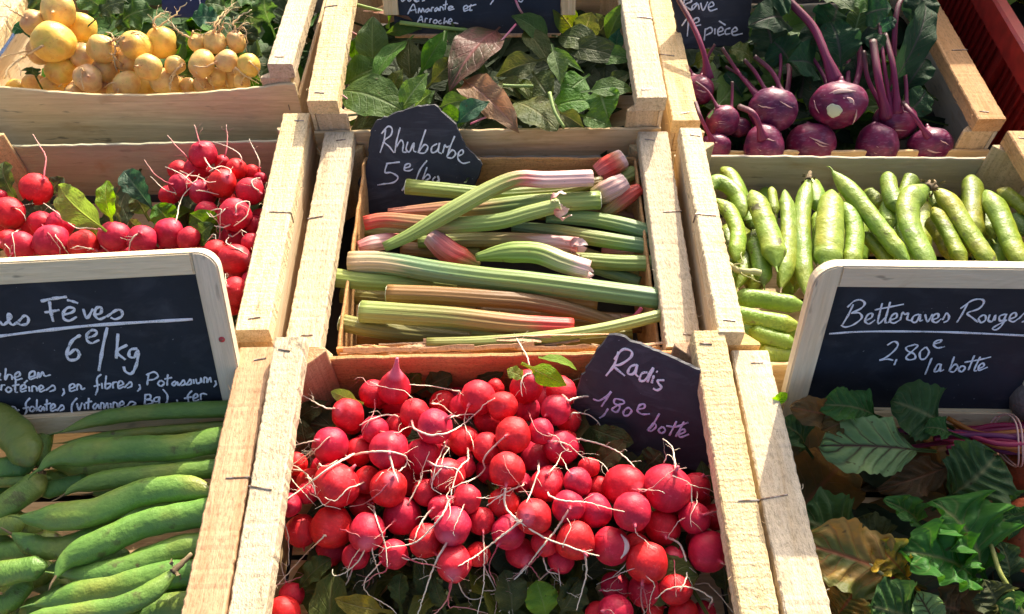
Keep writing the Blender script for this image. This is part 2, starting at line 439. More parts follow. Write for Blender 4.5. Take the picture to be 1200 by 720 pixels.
def catmull(pts, n):
    pts = [V(p) for p in pts]
    if len(pts) == 2: return [pts[0].lerp(pts[1], i / (n - 1)) for i in range(n)]
    p = [pts[0] * 2 - pts[1]] + pts + [pts[-1] * 2 - pts[-2]]
    ls = [(pts[i + 1] - pts[i]).length for i in range(len(pts) - 1)]
    tot = sum(ls)
    out = []
    for i in range(n):
        d = tot * i / (n - 1)
        k = 0
        while k < len(ls) - 1 and d > ls[k]:
            d -= ls[k]; k += 1
        t = min(1, d / ls[k]) if ls[k] > 0 else 0
        a, b, c, e = p[k], p[k + 1], p[k + 2], p[k + 3]
        out.append(.5 * ((2 * b) + (c - a) * t + (2 * a - 5 * b + 4 * c - e) * t * t + (3 * b - a - 3 * c + e) * t ** 3))
    return out

def sweep(bm, pts, hw, ht, hint=None, ns=12, prof=None, caps=True, uvl=None, wob=0.0, rnd=None):
    """a body along pts; hw(s), ht(s) half width and half thickness; UV = (along, around)"""
    n = len(pts)
    uvl = uvl or bm.loops.layers.uv.verify()
    rings = []
    prev = None
    for i, p in enumerate(pts):
        T = (pts[min(n - 1, i + 1)] - pts[max(0, i - 1)])
        if T.length < 1e-9: T = V((1, 0, 0))
        T.normalize()
        h = hint if hint is not None else (prev if prev is not None else (V((0, 0, 1)) if abs(T.z) < .9 else V((1, 0, 0))))
        sd = T.cross(h)
        if sd.length < 1e-6: sd = T.orthogonal()
        sd.normalize()
        nr = sd.cross(T).normalized()
        prev = nr
        s = i / (n - 1)
        a, b = hw(s), ht(s)
        ring = []
        for k in range(ns):
            th = 2 * math.pi * k / ns
            m = prof(th, s) if prof else 1.0
            if wob and rnd: m *= 1 + rnd.gauss(0, wob)
            ring.append(bm.verts.new(p + sd * (math.cos(th) * a * m) + nr * (math.sin(th) * b * m)))
        rings.append(ring)
    for i, (a, b) in enumerate(zip(rings, rings[1:])):
        for k in range(ns):
            f = bm.faces.new((a[k], a[(k + 1) % ns], b[(k + 1) % ns], b[k]))
            us = (i / (n - 1), i / (n - 1), (i + 1) / (n - 1), (i + 1) / (n - 1))
            vs = (k / ns, (k + 1) / ns, (k + 1) / ns, k / ns)
            for lp, u, v in zip(f.loops, us, vs): lp[uvl].uv = (u, v)
    if caps:
        for ring, u in ((rings[0], 0.0), (rings[-1], 1.0)):
            f = bm.faces.new(ring if u else ring[::-1])
            for lp in f.loops: lp[uvl].uv = (u, .5)
    return rings

def tube(bm, pts, r0, r1, n=None, ns=6, kink=0.0, rnd=None):
    n = n or max(8, len(pts) * 5)
    q = catmull(pts, n)
    if kink:
        for i in range(1, n): q[i] = q[i] + V((rnd.gauss(0, kink), rnd.gauss(0, kink), rnd.gauss(0, kink * .5)))
    sweep(bm, q, lambda s: r0 + (r1 - r0) * s ** .8, lambda s: r0 + (r1 - r0) * s ** .8, None, ns)
    return q

def prism(bm, poly, z0, z1):
    a = [bm.verts.new((x, y, z0)) for x, y in poly]
    b = [bm.verts.new((x, y, z1)) for x, y in poly]
    n = len(poly)
    for i in range(n): bm.faces.new((a[i], a[(i + 1) % n], b[(i + 1) % n], b[i]))
    bm.faces.new(a[::-1]); bm.faces.new(b)

# ------------------------------------------------------------------ crates
HC = 0.128
def crate(x, y, z, tilt, yaw, label, W=.40, D=.315, rail=.034, rt=.019, low=.042, kinds=None, bow=0.0, gap=0.0, seed=0, back=True, sag=0.0, frontdrop=None, lw=None):
    rnd = random.Random(seed)
    kinds = kinds or {}
    rot = Matrix.Rotation(R(yaw), 4, 'Z') @ Matrix.Rotation(R(tilt), 4, 'X')
    M = Matrix.Translation((x, y, z + R0)) @ rot @ Matrix.Translation((0, 0, -HC))
    e = empty('wooden_crate', mat=M)
    tag(e, label, 'crate', 'wooden produce crates on the stall')
    for s in (-1, 1):
        side = 'left' if s < 0 else 'right'
        rk = kinds.get('rail_' + side, 'rail')
        w = (lw or {}).get(side, rail)
        xc = s * (W / 2 - w / 2)
        bm = bmesh.new()
        beam(bm, (xc, 0.0005, HC - rt / 2), (xc, D - .0005, HC - rt / 2), (0, 0, 1), w, rt, 84, .00026, rnd)
        for k in range(9):      # loose wood fibres on the sawn edges
            yy = rnd.uniform(.01, D - .01); sx = rnd.choice((-1, 1))
            p = V((xc + sx * w / 2, yy, HC - rnd.uniform(0, rt)))
            tube(bm, [p, p + V((sx * rnd.uniform(.001, .003), rnd.uniform(-.003, .003), .001)), p + V((sx * rnd.uniform(.002, .006), rnd.uniform(-.006, .006), rnd.uniform(-.002, .004)))], .00035, .00012, 6, 4)
        ro = obj('rail', bm, wood('y', rk), e, False)
        for yy, ln in ((.014, .011), (D * .5 + rnd.uniform(-.03, .03), rnd.uniform(.014, .024)), (D - .014, .011)):
            bm = bmesh.new()
            xx = xc + rnd.uniform(-.006, .006)
            a = rnd.uniform(-.25, .25)
            d = V((math.cos(a), math.sin(a), 0)) * ln / 2
            if yy > .03 and yy < D - .03: xx = xc + s * (w / 2 - ln / 2 + .0005); 
            beam(bm, V((xx, yy, HC + .0003)) - d, V((xx, yy, HC + .0003)) + d, (0, 0, 1), .0013, .0010, 2, 0, rnd, .0002)
            if .03 < yy < D - .03:
                q = V((xx, yy, HC)) + d * s
                beam(bm, q + V((0, 0, .0002)), q + V((s * .0006, rnd.uniform(-.004, .002), -.012)), (0, 1, 0), .0012, .0009, 2, 0, rnd, .0002)
            obj('staple', bm, M_STAPLE, ro, False)
        # side board under the rail
        top = HC - rt - .0006 - gap
        bm = bmesh.new()
        sbx = s * (W / 2 - .0032)
        hgt = top - .004
        if gap:
            beam(bm, (sbx, .001, .004 + hgt / 2), (sbx, D - .001, .004 + hgt / 2), (1, 0, 0), hgt, .004, 16, .0005, rnd)
        else:
            beam(bm, (sbx, .001, .004 + hgt / 2), (sbx, D - .001, .004 + hgt / 2), (1, 0, 0), hgt, .0045, 16, .0004, rnd)
        obj('side_board', bm, wood('y', kinds.get('side_' + side, 'board')), e, False)
        for yb, dy in ((.0006, 1), (D - .0006, -1)):
            bm = bmesh.new()
            px0 = s * (W / 2 - .0062)
            L = .036
            prism(bm, [(px0, yb), (px0 - s * L, yb), (px0 - s * L, yb + dy * .004), (px0, yb + dy * L)] if dy * s < 0 else [(px0, yb), (px0, yb + dy * L), (px0 - s * L, yb + dy * .004), (px0 - s * L, yb)], .003, HC - rt - .0005)
            bmesh.ops.recalc_face_normals(bm, faces=bm.faces[:])
            bmesh.ops.bevel(bm, geom=bm.edges[:], offset=.0007, segments=1, affect='EDGES')
            obj('corner_post', bm, wood('z', kinds.get('post', 'post')), e, False)
    for which, yb in (('front', -.0026), ('back', D + .0026)):
        if which == 'back' and not back: continue
        bm = bmesh.new()
        lo = frontdrop if (which == 'front' and frontdrop is not None) else low
        hgt = HC - lo - .004
        bw = (0, bow if which == 'front' else 0, 0)
        up = (0, 1, 0)
        a, b = (-W / 2 + .001, yb, .004 + hgt / 2), (W / 2 - .001, yb, .004 + hgt / 2)
        # side direction of beam = ax x up = +z ; sag lowers its top
        beam(bm, a, b, up, hgt, .0042, 40, .0005, rnd, .0008, sag if which == 'front' else 0.0, bw)
        bo = obj(which + '_board', bm, wood('x', kinds.get(which, 'board')), e, False)
        for sx in (-1, 1):
            bm = bmesh.new()
            yy = yb - .0024 if which == 'front' else yb + .0024
            zz = .004 + hgt * rnd.uniform(.55, .8)
            beam(bm, (sx * (W / 2 - .015), yy, zz - .004), (sx * (W / 2 - .015), yy, zz + .004), (0, 1, 0), .0012, .0009, 2, 0, rnd, .0002)
            obj('staple', bm, M_STAPLE, bo, False)
    bm = bmesh.new()
    for k in range(4):
        yy = .045 + k * (D - .09) / 3
        beam(bm, (-W / 2 + .008, yy, .0015), (W / 2 - .008, yy, .0015), (0, 0, 1), (D - .09) / 3 - .006, .003, 10, .0005, rnd)
    obj('bottom_slats', bm, wood('x', 'board'), e, False)
    return e

CR = {}
CR['radish'] = crate(-.003, .122, -.008, 5.2, .5, 'pale wooden crate heaped with loose red radishes beside the Radis slate', D=.318, W=.403, seed=1, kinds={'post': 'red', 'back': 'red'}, lw={'left': .027, 'right': .029})  # reddish posts and back board: shade put into the wood colour
CR['rhubarb'] = crate(-.013, .453, -.020, 4.0, -.5, 'pale wooden crate with a thin inner box full of rhubarb stalks', D=.294, W=.396, seed=2, kinds={'back': 'grey', 'post': 'post'})  # grey back board: wear and shade both in the tone
CR['leaf'] = crate(-.020, .752, .041, 3.5, .3, 'pale wooden crate of loose green leaves behind the Rhubarbe slate', seed=3, W=.404, kinds={})
CR['kohl'] = crate(.400, .779, -.012, 1.6, -.2, 'wooden crate holding purple kohlrabi, its wide right rail tinted pinkish as shade', seed=4, W=.40, kinds={'rail_right': 'red', 'side_right': 'grey'}, low=.046)  # right rail's pinkish wood paints in its shade
CR['bean8'] = crate(.3905, .432, .022, -1.0, -1.4, 'wooden crate of lime green bean pods behind the Betteraves board', D=.294, W=.402, seed=5, kinds={'back': 'grey', 'rail_right': 'red'}, lw={'left': .024})  # right rail coloured as if shaded; grey back mixes wear and shade
CR['beet'] = crate(.4005, .118, 0, .3, -.6, 'wooden crate of dark beet greens in front of the Betteraves board', seed=6, D=.312, lw={'left': .034})
CR['lrad'] = crate(-.4185, .449, .010, .8, 1.2, 'wooden crate of red radishes behind the large Fèves board', seed=7, kinds={'back': 'old'}, D=.312, rail=.031)
CR['bean3'] = crate(-.4058, .120, .002, .3, 1.2, 'wooden crate of big green broad beans below the Fèves board', seed=8, kinds={'rail_right': 'red'}, D=.315, rail=.031)  # right rail browner than the left: painted shade
CR['turnip'] = crate(-.450, .824, .041, 0, -.7, 'wooden crate of yellow turnips with a sagging greyish front board', seed=9, kinds={'front': 'weathered'}, gap=.028, W=.402, frontdrop=.024, sag=.017, rail=.030)

for k, (cx, cz, n_) in enumerate(((.575, .045, 0), (.56, .176, 1), (.985, .045, 2), (.98, .176, 3), (.99, .307, 4))):  # unseen crates, added to cast shade over the kohlrabi corner
    crate(cx, 1.165 + .004 * k, cz, 4.4, (-1.5, 1, 2, -1, .5)[k], ('bottom', 'upper', 'bottom', 'middle', 'topmost')[k] + ' unseen empty crate added for shade in the ' + ('shorter' if k < 2 else 'taller') + ' stack behind the kohlrabi', seed=40 + k, low=.012)

# thin inner box of the rhubarb crate, its front torn
def liner():
    e = CR['rhubarb']
    rnd = random.Random(77)
    bm = bmesh.new()
    zt = HC - .020
    x0, x1, y0, y1 = -.152, .161, .013, .272
    h = zt - .006
    mid = .006 + h / 2
    beam(bm, (x0, y1, mid), (x1, y1, mid), (0, 1, 0), h, .003, 20, .0005, rnd)
    beam(bm, (x0, y0, mid), (x0, y1 - .002, mid), (1, 0, 0), h, .003, 20, .0006, rnd, topnoise=.0004)
    beam(bm, (x1, y0, mid), (x1, y1 - .002, mid), (1, 0, 0), h, .003, 20, .0006, rnd)
    beam(bm, (x0, y0 - .004, mid + .003), (x1, y0 - .004, mid + .003), (0, 1, 0), h + .006, .004, 60, .0008, rnd, topnoise=.0012)
    o = obj('inner_box', bm, wood('x', 'red'), e, False)
    bm = bmesh.new()      # torn splinters along the front edge
    for k in range(34):
        xa = rnd.uniform(x0 - .004, x1 - .03)
        L = rnd.uniform(.02, .13)
        yy = y0 - .004 + rnd.uniform(-.006, .009)
        zz = HC - .014 + rnd.uniform(-.010, .005)
        a = V((xa, yy, zz)); b = V((min(x1 + .004, xa + L), yy + rnd.uniform(-.004, .006), zz + rnd.uniform(-.006, .006)))
        beam(bm, a, b, (0, rnd.uniform(-1, 1), 1), rnd.uniform(.0015, .0055), rnd.uniform(.0006, .0018), 10, .0005, rnd, .0002, bow=(0, 0, rnd.uniform(-.003, .003)))
    tag(obj('torn_edge', bm, wood('x', 'red'), o, False), None)
    o['label'] = 'thin brown inner box with a torn splintered front edge'
liner()

# ------------------------------------------------------------------ stall and ground
bm = bmesh.new()
beam(bm, (-1.25, .75, 0), (1.25, .75, 0), (0, 0, 1), 1.62, .03, 8, 0)
tb = obj('table_top', bm, M_TABLE, None, False)
st = empty('stall_table', (0, .62, 0))
tag(st, 'dark sloping stall table carrying all the crates', 'table')
tb.parent = st
tb.matrix_local = Matrix.Translation((0, 0, R0 - .142)) @ Matrix.Rotation(R(4.4), 4, 'X') @ Matrix.Translation((0, -.62, 0))
for sx in (-1, 1):
    for sy, top in ((-.55, .755), (.55, .83)):
        bm = bmesh.new()
        beam(bm, (sx * 1.05, sy, 0.002), (sx * 1.05, sy, top), (0, 1, 0), .05, .05, 4, 0)
        obj('leg', bm, M_TABLE, st, False)
bm = bmesh.new()
bmesh.ops.create_grid(bm, x_segments=2, y_segments=2, size=400)
tag(obj('ground', bm, M_GROUND, None, False), kind='structure')

# ------------------------------------------------------------------ settling pieces along the view onto one another (done once, result is plain positions)
def settle_spheres(items, base, floor=-.105, k=.94):
    """items: (px,py,rpx[,dz]) front first -> [(centre, radius)]"""
    out = []
    for it in items:
        px, py, rp = it[:3]
        dz = it[3] if len(it) > 3 else 0
        d = ray(px, py).normalized()
        z = base(px, py) + dz
        t = (R0 + z - CAM.z) / d.z
        for _ in range(40):
            c = CAM + d * t
            r = rp * scale_at(c)
            hit = False
            for c2, r2 in out:
                m = (r + r2) * k
                if (c - c2).length < m - 1e-5:
                    oc = CAM - c2
                    b = d.dot(oc); q = oc.dot(oc) - m * m
                    disc = b * b - q
                    if disc > 0:
                        t = max(t, -b + math.sqrt(disc)) + 1e-5
                        hit = True
                        break
            if not hit: break
        c = CAM + d * t
        out.append((c, rp * scale_at(c)))
    return out

PLACED = []
def settle_chain(pxs, rp, z0, placed, n=10, step=.0025, maxdrop=.06, k=.74):
    """a long piece as a chain of balls: lowered until clear of those before it"""
    zs = z0 if isinstance(z0, (list, tuple)) else [z0] * len(pxs)
    drop = 0
    while True:
        pts = [P(x, y, z - drop) for (x, y), z in zip(pxs, zs)]
        q = catmull(pts, n)
        r = rp * scale_at(q[n // 2]) * .82
        if drop >= maxdrop or all((a - b).length > k * (r + rb) for a in q for b, rb in placed): break
        drop += step
    placed += [(a, r) for a in q]
    return pts, rp * scale_at(q[n // 2])

def on_heap(pxs, spheres, zdef, lift=.0019, smooth=6, n=None):
    """a root laid over the heap: where its picture line meets a ball it runs on that ball"""
    tot = sum(math.hypot(c - a, d - b) for (a, b), (c, d) in zip(pxs, pxs[1:])) if len(pxs) > 1 else 0
    pts2 = [(p.x, p.y) for p in catmull([(a, b, 0) for a, b in pxs], max(4, int(tot / 4.5)))] if len(pxs) > 1 else list(pxs)
    hit = []
    for x, y in pts2:
        d = ray(x, y).normalized()
        best = None
        for c, r in spheres:
            oc = CAM - c; rr = r + lift
            b = d.dot(oc); disc = b * b - (oc.dot(oc) - rr * rr)
            if disc > 0:
                t = -b - math.sqrt(disc)
                if best is None or t < best: best = t
        hit.append(best)
    tdef = [(R0 + zdef - CAM.z) / ray(x, y).normalized().z for x, y in pts2]
    n = len(pts2)
    t = [h if h is not None else None for h in hit]
    known = [i for i in range(n) if t[i] is not None]
    for i in range(n):
        if t[i] is None:
            l = max([k for k in known if k < i], default=None); r = min([k for k in known if k > i], default=None)
            if l is not None and r is not None: t[i] = t[l] + (t[r] - t[l]) * (i - l) / (r - l)
            elif l is not None: t[i] = t[l] + (tdef[i] - t[l]) * min(1, (i - l) * .06)
            elif r is not None: t[i] = t[r] + (tdef[i] - t[r]) * min(1, (r - i) * .06)
            else: t[i] = tdef[i]
    for _ in range(smooth):
        t = [sum(t[max(0, i - 1):i + 2]) / len(t[max(0, i - 1):i + 2]) for i in range(n)]
        t = [min(a, h) if h is not None else a for a, h in zip(t, hit)]
    return [CAM + ray(x, y).normalized() * a for (x, y), a in zip(pts2, t)]

# ------------------------------------------------------------------ labels that single one thing out
DIRS = ['right of', 'upper right of', 'above', 'upper left of', 'left of', 'lower left of', 'below', 'lower right of']
ORD = ['nearest', 'second', 'third', 'fourth', 'fifth', 'sixth', 'seventh', 'eighth', 'ninth', 'tenth', 'eleventh', 'twelfth', 'thirteenth', 'fourteenth', 'fifteenth']
def auto_labels(items, marks, noun):
    """items: [(object, px, py)] without a label of their own; marks: [(phrase, px, py)]"""
    g = {}
    for o, x, y in items:
        if o.get('label'): continue
        m = min(marks, key=lambda q: math.hypot(q[1] - x, q[2] - y))
        a = math.degrees(math.atan2(-(y - m[2]), x - m[1])) % 360
        g.setdefault((m[0], int((a + 22.5) // 45) % 8), []).append((math.hypot(m[1] - x, m[2] - y), o))
    for (ph, k), l in g.items():
        l.sort(key=lambda q: q[0])
        for i, (_, o) in enumerate(l):
            nn = noun(o) if callable(noun) else noun
            o['label'] = (nn + ' ' + DIRS[k] + ' ' + ph) if len(l) == 1 else (ORD[i] + ' ' + nn + ' ' + DIRS[k] + ' ' + ph if i else 'nearest ' + nn + ' ' + DIRS[k] + ' ' + ph)

# ------------------------------------------------------------------ round vegetables
def lathe_mesh(name, mat, seed, prof, seg=26, bump=.045):
    bm = bmesh.new()
    off = V((seed * 3.1, seed * 1.7, seed * 5.3))
    rings = []
    for r, z in prof:
        ring = []
        for k in range(seg):
            a = 2 * math.pi * k / seg
            p = V((r * math.cos(a), r * math.sin(a), z))
            d = 1 + bump * noise.noise(p * 1.1 + off) + bump * .35 * noise.noise(p * 2.6 + off)
            ring.append(bm.verts.new((p.x * d, p.y * d, p.z * d)))
        rings.append(ring)
    for a, b in zip(rings, rings[1:]):
        for k in range(seg):
            bm.faces.new((a[k], a[(k + 1) % seg], b[(k + 1) % seg], b[k]))
    bm.faces.new(rings[0][::-1]); bm.faces.new(rings[-1])
    bmesh.ops.recalc_face_normals(bm, faces=bm.faces[:])
    me = bpy.data.meshes.new(name)
    bm.to_mesh(me); bm.free()
    for p in me.polygons: p.use_smooth = True
    me.materials.append(mat)
    return me

def ball_prof(tail=1.22, n=16, squash=1.0, long=1.0):
    out = []
    for i in range(1, n):
        f = math.pi * i / n
        z = -math.cos(f) * squash * long
        r = math.sin(f) ** .92
        if z < -.93 * long: z = -.93 * long + (z + .93 * long) * .3
        out.append((r, z))
    # taper to the tail
    r0, z0 = out[-1]
    out += [(.13, (z0 + .035)), (.085, z0 + .4 * (tail - z0)), (.05, tail)]
    return out
RAD_ME = [lathe_mesh('radish', M_RADISH, i, ball_prof(1.2 + .1 * (i % 3), long=(.90, 1.0, 1.14, .96, 1.06, .92, 1.2)[i % 7]), bump=.085) for i in range(11)]
RAD_TEAR = lathe_mesh('radish', M_RADISH, 11, [(.3, -.93), (.6, -.8), (.85, -.5), (1, -.1), (.98, .2), (.85, .55), (.62, .9), (.38, 1.22), (.22, 1.55), (.13, 1.95), (.09, 2.35)], bump=.03)
TUR_ME = [lathe_mesh('turnip', M_TURNIP, 20 + i, ball_prof(1.35, long=(1.0, .9, 1.2)[i % 3]), bump=.11) for i in range(6)]

def place(me, name, c, r, axis, rnd, spin=None):
    o = bpy.data.objects.new(name, me)
    C.objects.link(o)
    q = V(axis).normalized().to_track_quat('Z', 'Y').to_matrix().to_4x4()
    M = Matrix.Translation(c) @ q @ Matrix.Rotation(rnd.uniform(0, 6.28) if spin is None else spin, 4, 'Z') @ Matrix.Diagonal((r, r, r, 1))
    o.matrix_world = M
    o['_m'] = 1
    return o, M

def child_world(name, bm, mat, parent, M, smooth=True):
    """a part modelled in world space, hung under its thing"""
    o = obj(name, bm, mat, None, smooth)
    o.parent = parent
    o.matrix_parent_inverse = M.inverted()
    return o

def root_part(parent, M, pts, r0, r1, rnd, mat, hairs=3, kink=.0004):
    bm = bmesh.new()
    n = max(10, min(60, len(pts) * 2))
    q = tube(bm, pts, r0, r1, n, 6, kink, rnd)
    L = sum((a - b).length for a, b in zip(q, q[1:]))
    for _ in range(hairs):
        i = rnd.randrange(n // 4, n - 2)
        p = q[i]
        d = (q[i + 1] - q[i]).normalized()
        sd = d.cross(-FW).normalized() * rnd.choice((-1, 1))
        l = rnd.uniform(.004, .016)
        tube(bm, [p, p + (d * .5 + sd * .6) * l * .5 + V((0, 0, .001)), p + (d * rnd.uniform(.4, 1) + sd * rnd.uniform(.3, .9)) * l], r1 * .55, r1 * .2, 7, 5, .0003, rnd)
    return child_world('root', bm, mat, parent, M)

A4 = lambda ox, oy, s, l: [(ox + x / s,) + ((oy + y / s),) + tuple(r) for x, y, *r in l]

# ---- the radish heap in the middle front crate
RAD = [  # px, py, r, dz   (front first)
 (395,569,26,.004),(389,618,23.5,0),(455,572,20.5),(471,605,21),(456,528,22,.004),(509,500,20,.004),(530,617,20.5,.003),(462,456,18.5,.006),(387,522,20),(408,486,17.5),
 (560,466,19.5),(601,510,20.5,.006),(594,551,20,.004),(617,453,18,.003),(651,481,17,.004),(589,476,16.5,.006),(674,634,22,.004),(626,606,19.5,.004),(782,572,27,.006),(741,600,21.5,.012),
 (732,570,23.5,.002),(758,659,23,.004),(830,647,23.5,0),(666,594,18,.006),(677,565,15.5,.004),(814,607,17.5,.002),(777,617,19.5,.0),(547,585,16.5,.006),(532,660,19.5),(564,611,15.5,.004),
 (716,640,21,-.002),(618,479,14,.006),(572,493,16),(570,525,17.5),(634,506,14.5),(657,525,19),(640,569,18,-.002),(697,599,19,-.004),(544,518,17.5),(430,624,20),
 (500,634,19.5,-.002),(353,622,18,-.004),(340,592,12.5,0),(486,485,16.5),(467,500,15,-.002),(495,535,20,-.002),(480,562,18,-.006),(438,462,16,-.004),(439,504,15,-.004),(420,530,16,-.006),
 (430,563,15,-.008),(424,591,14.5,-.006),(387,646,17,-.006),(525,558,19,-.006),(596,624,19,-.002),(639,637,15.5,-.004),(755,692,18,-.004),(792,690,17,-.006),(801,719,17,-.004),(722,718,19,-.004),
 (721,688,17,-.008),(630,537,18,-.006),(664,520,15,-.006),(816,571,16,-.004),(658,459,16.5,-.008),(517,596,15,-.008),(461,650,17,-.012),(417,652,15,-.014),(499,577,15,-.012),(590,590,17,-.008),
 (360,578,12,-.008),(560,650,14,-.014),(610,648,16,-.012),(657,657,15,-.014),(839,606,15,-.012),(790,655,14,-.012),(764,713,13,-.008),(332,719,19,-.006),(342,698,14,-.014),(700,718,12,-.016),
 (702,571,12,-.014),(667,494,14,-.01),(580,455,11,-.014),(572,552,13,-.012),(826,718,13,-.012),(545,548,12,-.016),(690,548,11,-.016),(610,565,12,-.016)]
def heap_c(px, py):
    z = -.004 - ((px - 590) / 260) ** 2 * .016
    if py > 600: z -= (py - 600) / 100 * .020
    if py < 500: z -= (500 - py) / 60 * .012
    return z - .012
rq = random.Random(123)
RAD = [(a, b, r * 1.06, *q) for a, b, r, *q in RAD]
for k in range(46):
    a, b = rq.uniform(345, 835), rq.uniform(455, 660)
    if (a > 690 and b < 545) or (a < 400 and b < 500) or (b > 640 and a < 700): continue
    RAD.append((a, b, rq.uniform(14, 19), -.022))
rnd = random.Random(5)
SPH = settle_spheres(RAD, heap_c)
ROOTS_C = [  # traced in 4x pieces: (r0 px, points)
 (320,400,[(2.6,[(515,560),(575,500),(640,520)]),]),
]
RT_A = [(3.4,0,[(305,318),(255,315),(200,290),(130,248)]),(3,0,[(205,465),(150,475),(85,492)]),(3.2,0,[(205,505),(140,545),(75,592)]),(2.6,0,[(272,440),(200,510),(132,578)]),
 (3.4,0,[(600,352),(520,347),(440,375),(405,395)]),(3.6,0,[(640,395),(700,430),(760,440),(850,415),(945,345),(1000,290),(1040,268)]),(3,0,[(720,292),(790,300),(830,335),(880,360)]),(3,0,[(822,357),(900,345),(945,342)]),
 (3,0,[(892,240),(850,232),(760,213),(640,203)]),(2.2,0,[(790,225),(770,260),(745,285)]),(4.4,0,[(340,545),(450,520),(560,520),(620,540),(628,572),(590,612)]),(4.4,0,[(545,525),(560,590),(588,665)]),(2.8,0,[(540,600),(500,630),(482,655)]),
 (4.4,0,[(360,540),(270,590),(190,650),(60,745)]),(3,0,[(195,558),(240,590),(300,560)]),(3.4,0,[(75,600),(140,612),(185,660),(200,720)]),(3.6,0,[(1088,445),(1010,520),(985,560),(990,600),(950,640),(880,670),(830,690)]),
 (3.6,0,[(930,540),(870,600),(842,680),(832,730)]),(3,0,[(815,470),(765,580),(742,690)]),(3.4,0,[(740,580),(800,590),(860,600),(895,650)]),(2.2,0,[(840,480),(800,540),(790,590)]),(2,0,[(560,440),(650,400),(700,460)])]
RT_B = [(3.2,0,[(190,150),(140,160),(122,205),(128,258)]),(3,0,[(165,135),(150,70),(112,5),(60,-90),(20,-140)]),(4,0,[(325,285),(400,262),(490,258),(560,275),(640,325),(700,380),(740,455)]),
 (3.4,0,[(345,340),(420,340),(480,375),(500,430),(490,468)]),(3.8,0,[(375,455),(470,475),(560,510),(610,545),(655,592)]),(3,0,[(255,470),(330,480),(400,535),(420,560)]),(2.6,0,[(420,545),(500,570),(532,612)]),
 (3.6,0,[(850,605),(830,500),(785,455)]),(2.8,0,[(830,500),(850,465),(880,453),(900,475),(935,476)]),(2.2,1,[(975,630),(1020,633),(1058,662)]),(2.2,0,[(378,165),(405,180),(428,210)]),(2,0,[(780,520),(830,545),(845,570)])]
RT_C = [(3.2,0,[(260,335),(150,440),(60,540),(0,602)]),(3,1,[(222,488),(140,540),(0,590)]),(3,1,[(562,80),(500,150),(430,200),(360,216)]),(3.6,0,[(465,200),(490,290),(525,390),(535,500)]),(3.4,0,[(440,395),(400,470),(330,530),(282,537),(278,512)]),
 (3,0,[(362,548),(300,640),(195,725)]),(3.8,0,[(745,225),(690,300),(662,372)]),(3.8,0,[(832,170),(790,260),(700,360),(640,392),(515,412)]),(4,0,[(822,372),(760,480),(705,640),(675,730)]),(3.2,1,[(845,540),(820,640),(770,710),(735,725)]),
 (4,0,[(1190,263),(1050,370),(960,440),(868,495)]),(3,0,[(985,335),(990,450),(985,600),(958,720)]),(3.6,0,[(1092,115),(1085,200),(1130,270),(1200,315)]),(3.2,0,[(1190,108),(1090,150),(1000,212)]),(2.6,0,[(500,480),(432,560),(440,620),(540,680),(578,718)]),
 (2.8,1,[(800,680),(900,690),(1010,718)]),(2.6,1,[(1055,395),(1012,500),(1050,600),(1040,725)]),(3,0,[(1200,470),(1130,560),(1060,605),(920,608)]),(2.4,0,[(870,590),(930,650),(1060,625),(1110,715)]),(2.2,1,[(370,335),(450,380),(520,410)]),(2.2,1,[(560,290),(500,350),(450,380)]),
 (2.2,0,[(45,275),(70,350),(75,490)]),(2,0,[(20,480),(70,495)]),(2.4,0,[(65,10),(140,50),(190,130)]),(2.2,0,[(60,20),(90,90),(200,210)]),(2.8,0,[(800,20),(750,90),(745,130),(790,158)])]
RT_D = [(4,0,[(212,38),(180,120),(148,198)]),(3.6,0,[(352,225),(280,330),(200,430),(120,530),(0,625)]),(4.2,0,[(50,110),(50,210),(110,280),(230,360),(340,400),(440,435),(488,446)]),(3.8,0,[(422,435),(430,520),(402,630),(382,700)]),(3.4,0,[(235,150),(300,185),(420,195),(520,220),(608,240)]),
 (4.2,0,[(800,358),(860,385),(890,450),(900,540),(868,612)]),(3.4,0,[(1035,660),(960,610),(880,590),(810,605),(752,648)]),(4.2,1,[(690,568),(685,640),(700,720)]),(2.8,1,[(690,572),(715,690),(690,725)]),(5,1,[(980,252),(1030,240),(1080,232)]),(3,1,[(1066,480),(1128,522)]),(3.2,0,[(147,263),(60,330),(0,382)]),
 (3,0,[(200,575),(120,620),(12,715)]),(2.8,0,[(220,505),(295,535)]),(2.4,0,[(980,560),(1060,640),(1120,715)]),(2.4,0,[(620,480),(550,550)]),(2.6,0,[(488,610),(600,606)]),(2.6,1,[(500,705),(540,700),(560,725)]),(2.6,1,[(220,430),(150,500),(60,560)]),(2,1,[(840,440),(845,560),(850,640)]),(2.4,0,[(0,590),(15,640),(70,720)])]
ROOTS = [(w, k, [(320 + x / 4, 400 + y / 4) for x, y in p]) for w, k, p in RT_A] + [(w, k, [(580 + x / 4, 400 + y / 4) for x, y in p]) for w, k, p in RT_B] + \
        [(w, k, [(320 + x / 4, 540 + y / 4) for x, y in p]) for w, k, p in RT_C] + [(w, k, [(580 + x / 4, 540 + y / 4) for x, y in p]) for w, k, p in RT_D]

def wander(items, n, rnd, box, L=(26, 70)):
    out = []
    while len(out) < n:
        x, y, r = rnd.choice(items)[:3]
        if not (box[0] < x < box[2] and box[1] < y < box[3]): continue
        a = rnd.uniform(0, 6.28) if rnd.random() < .5 else rnd.uniform(.3, 2.8)
        px, py = x + math.cos(a) * r * .7, y + math.sin(a) * r * .7
        pts = [(px, py)]
        l = rnd.uniform(*L) / 4
        for _ in range(4):
            a += rnd.gauss(0, .45)
            px += math.cos(a) * l; py += math.sin(a) * l
            pts.append((px, py))
        out.append((rnd.uniform(1.6, 2.9), 1 if rnd.random() < .25 else 0, pts))
    return out

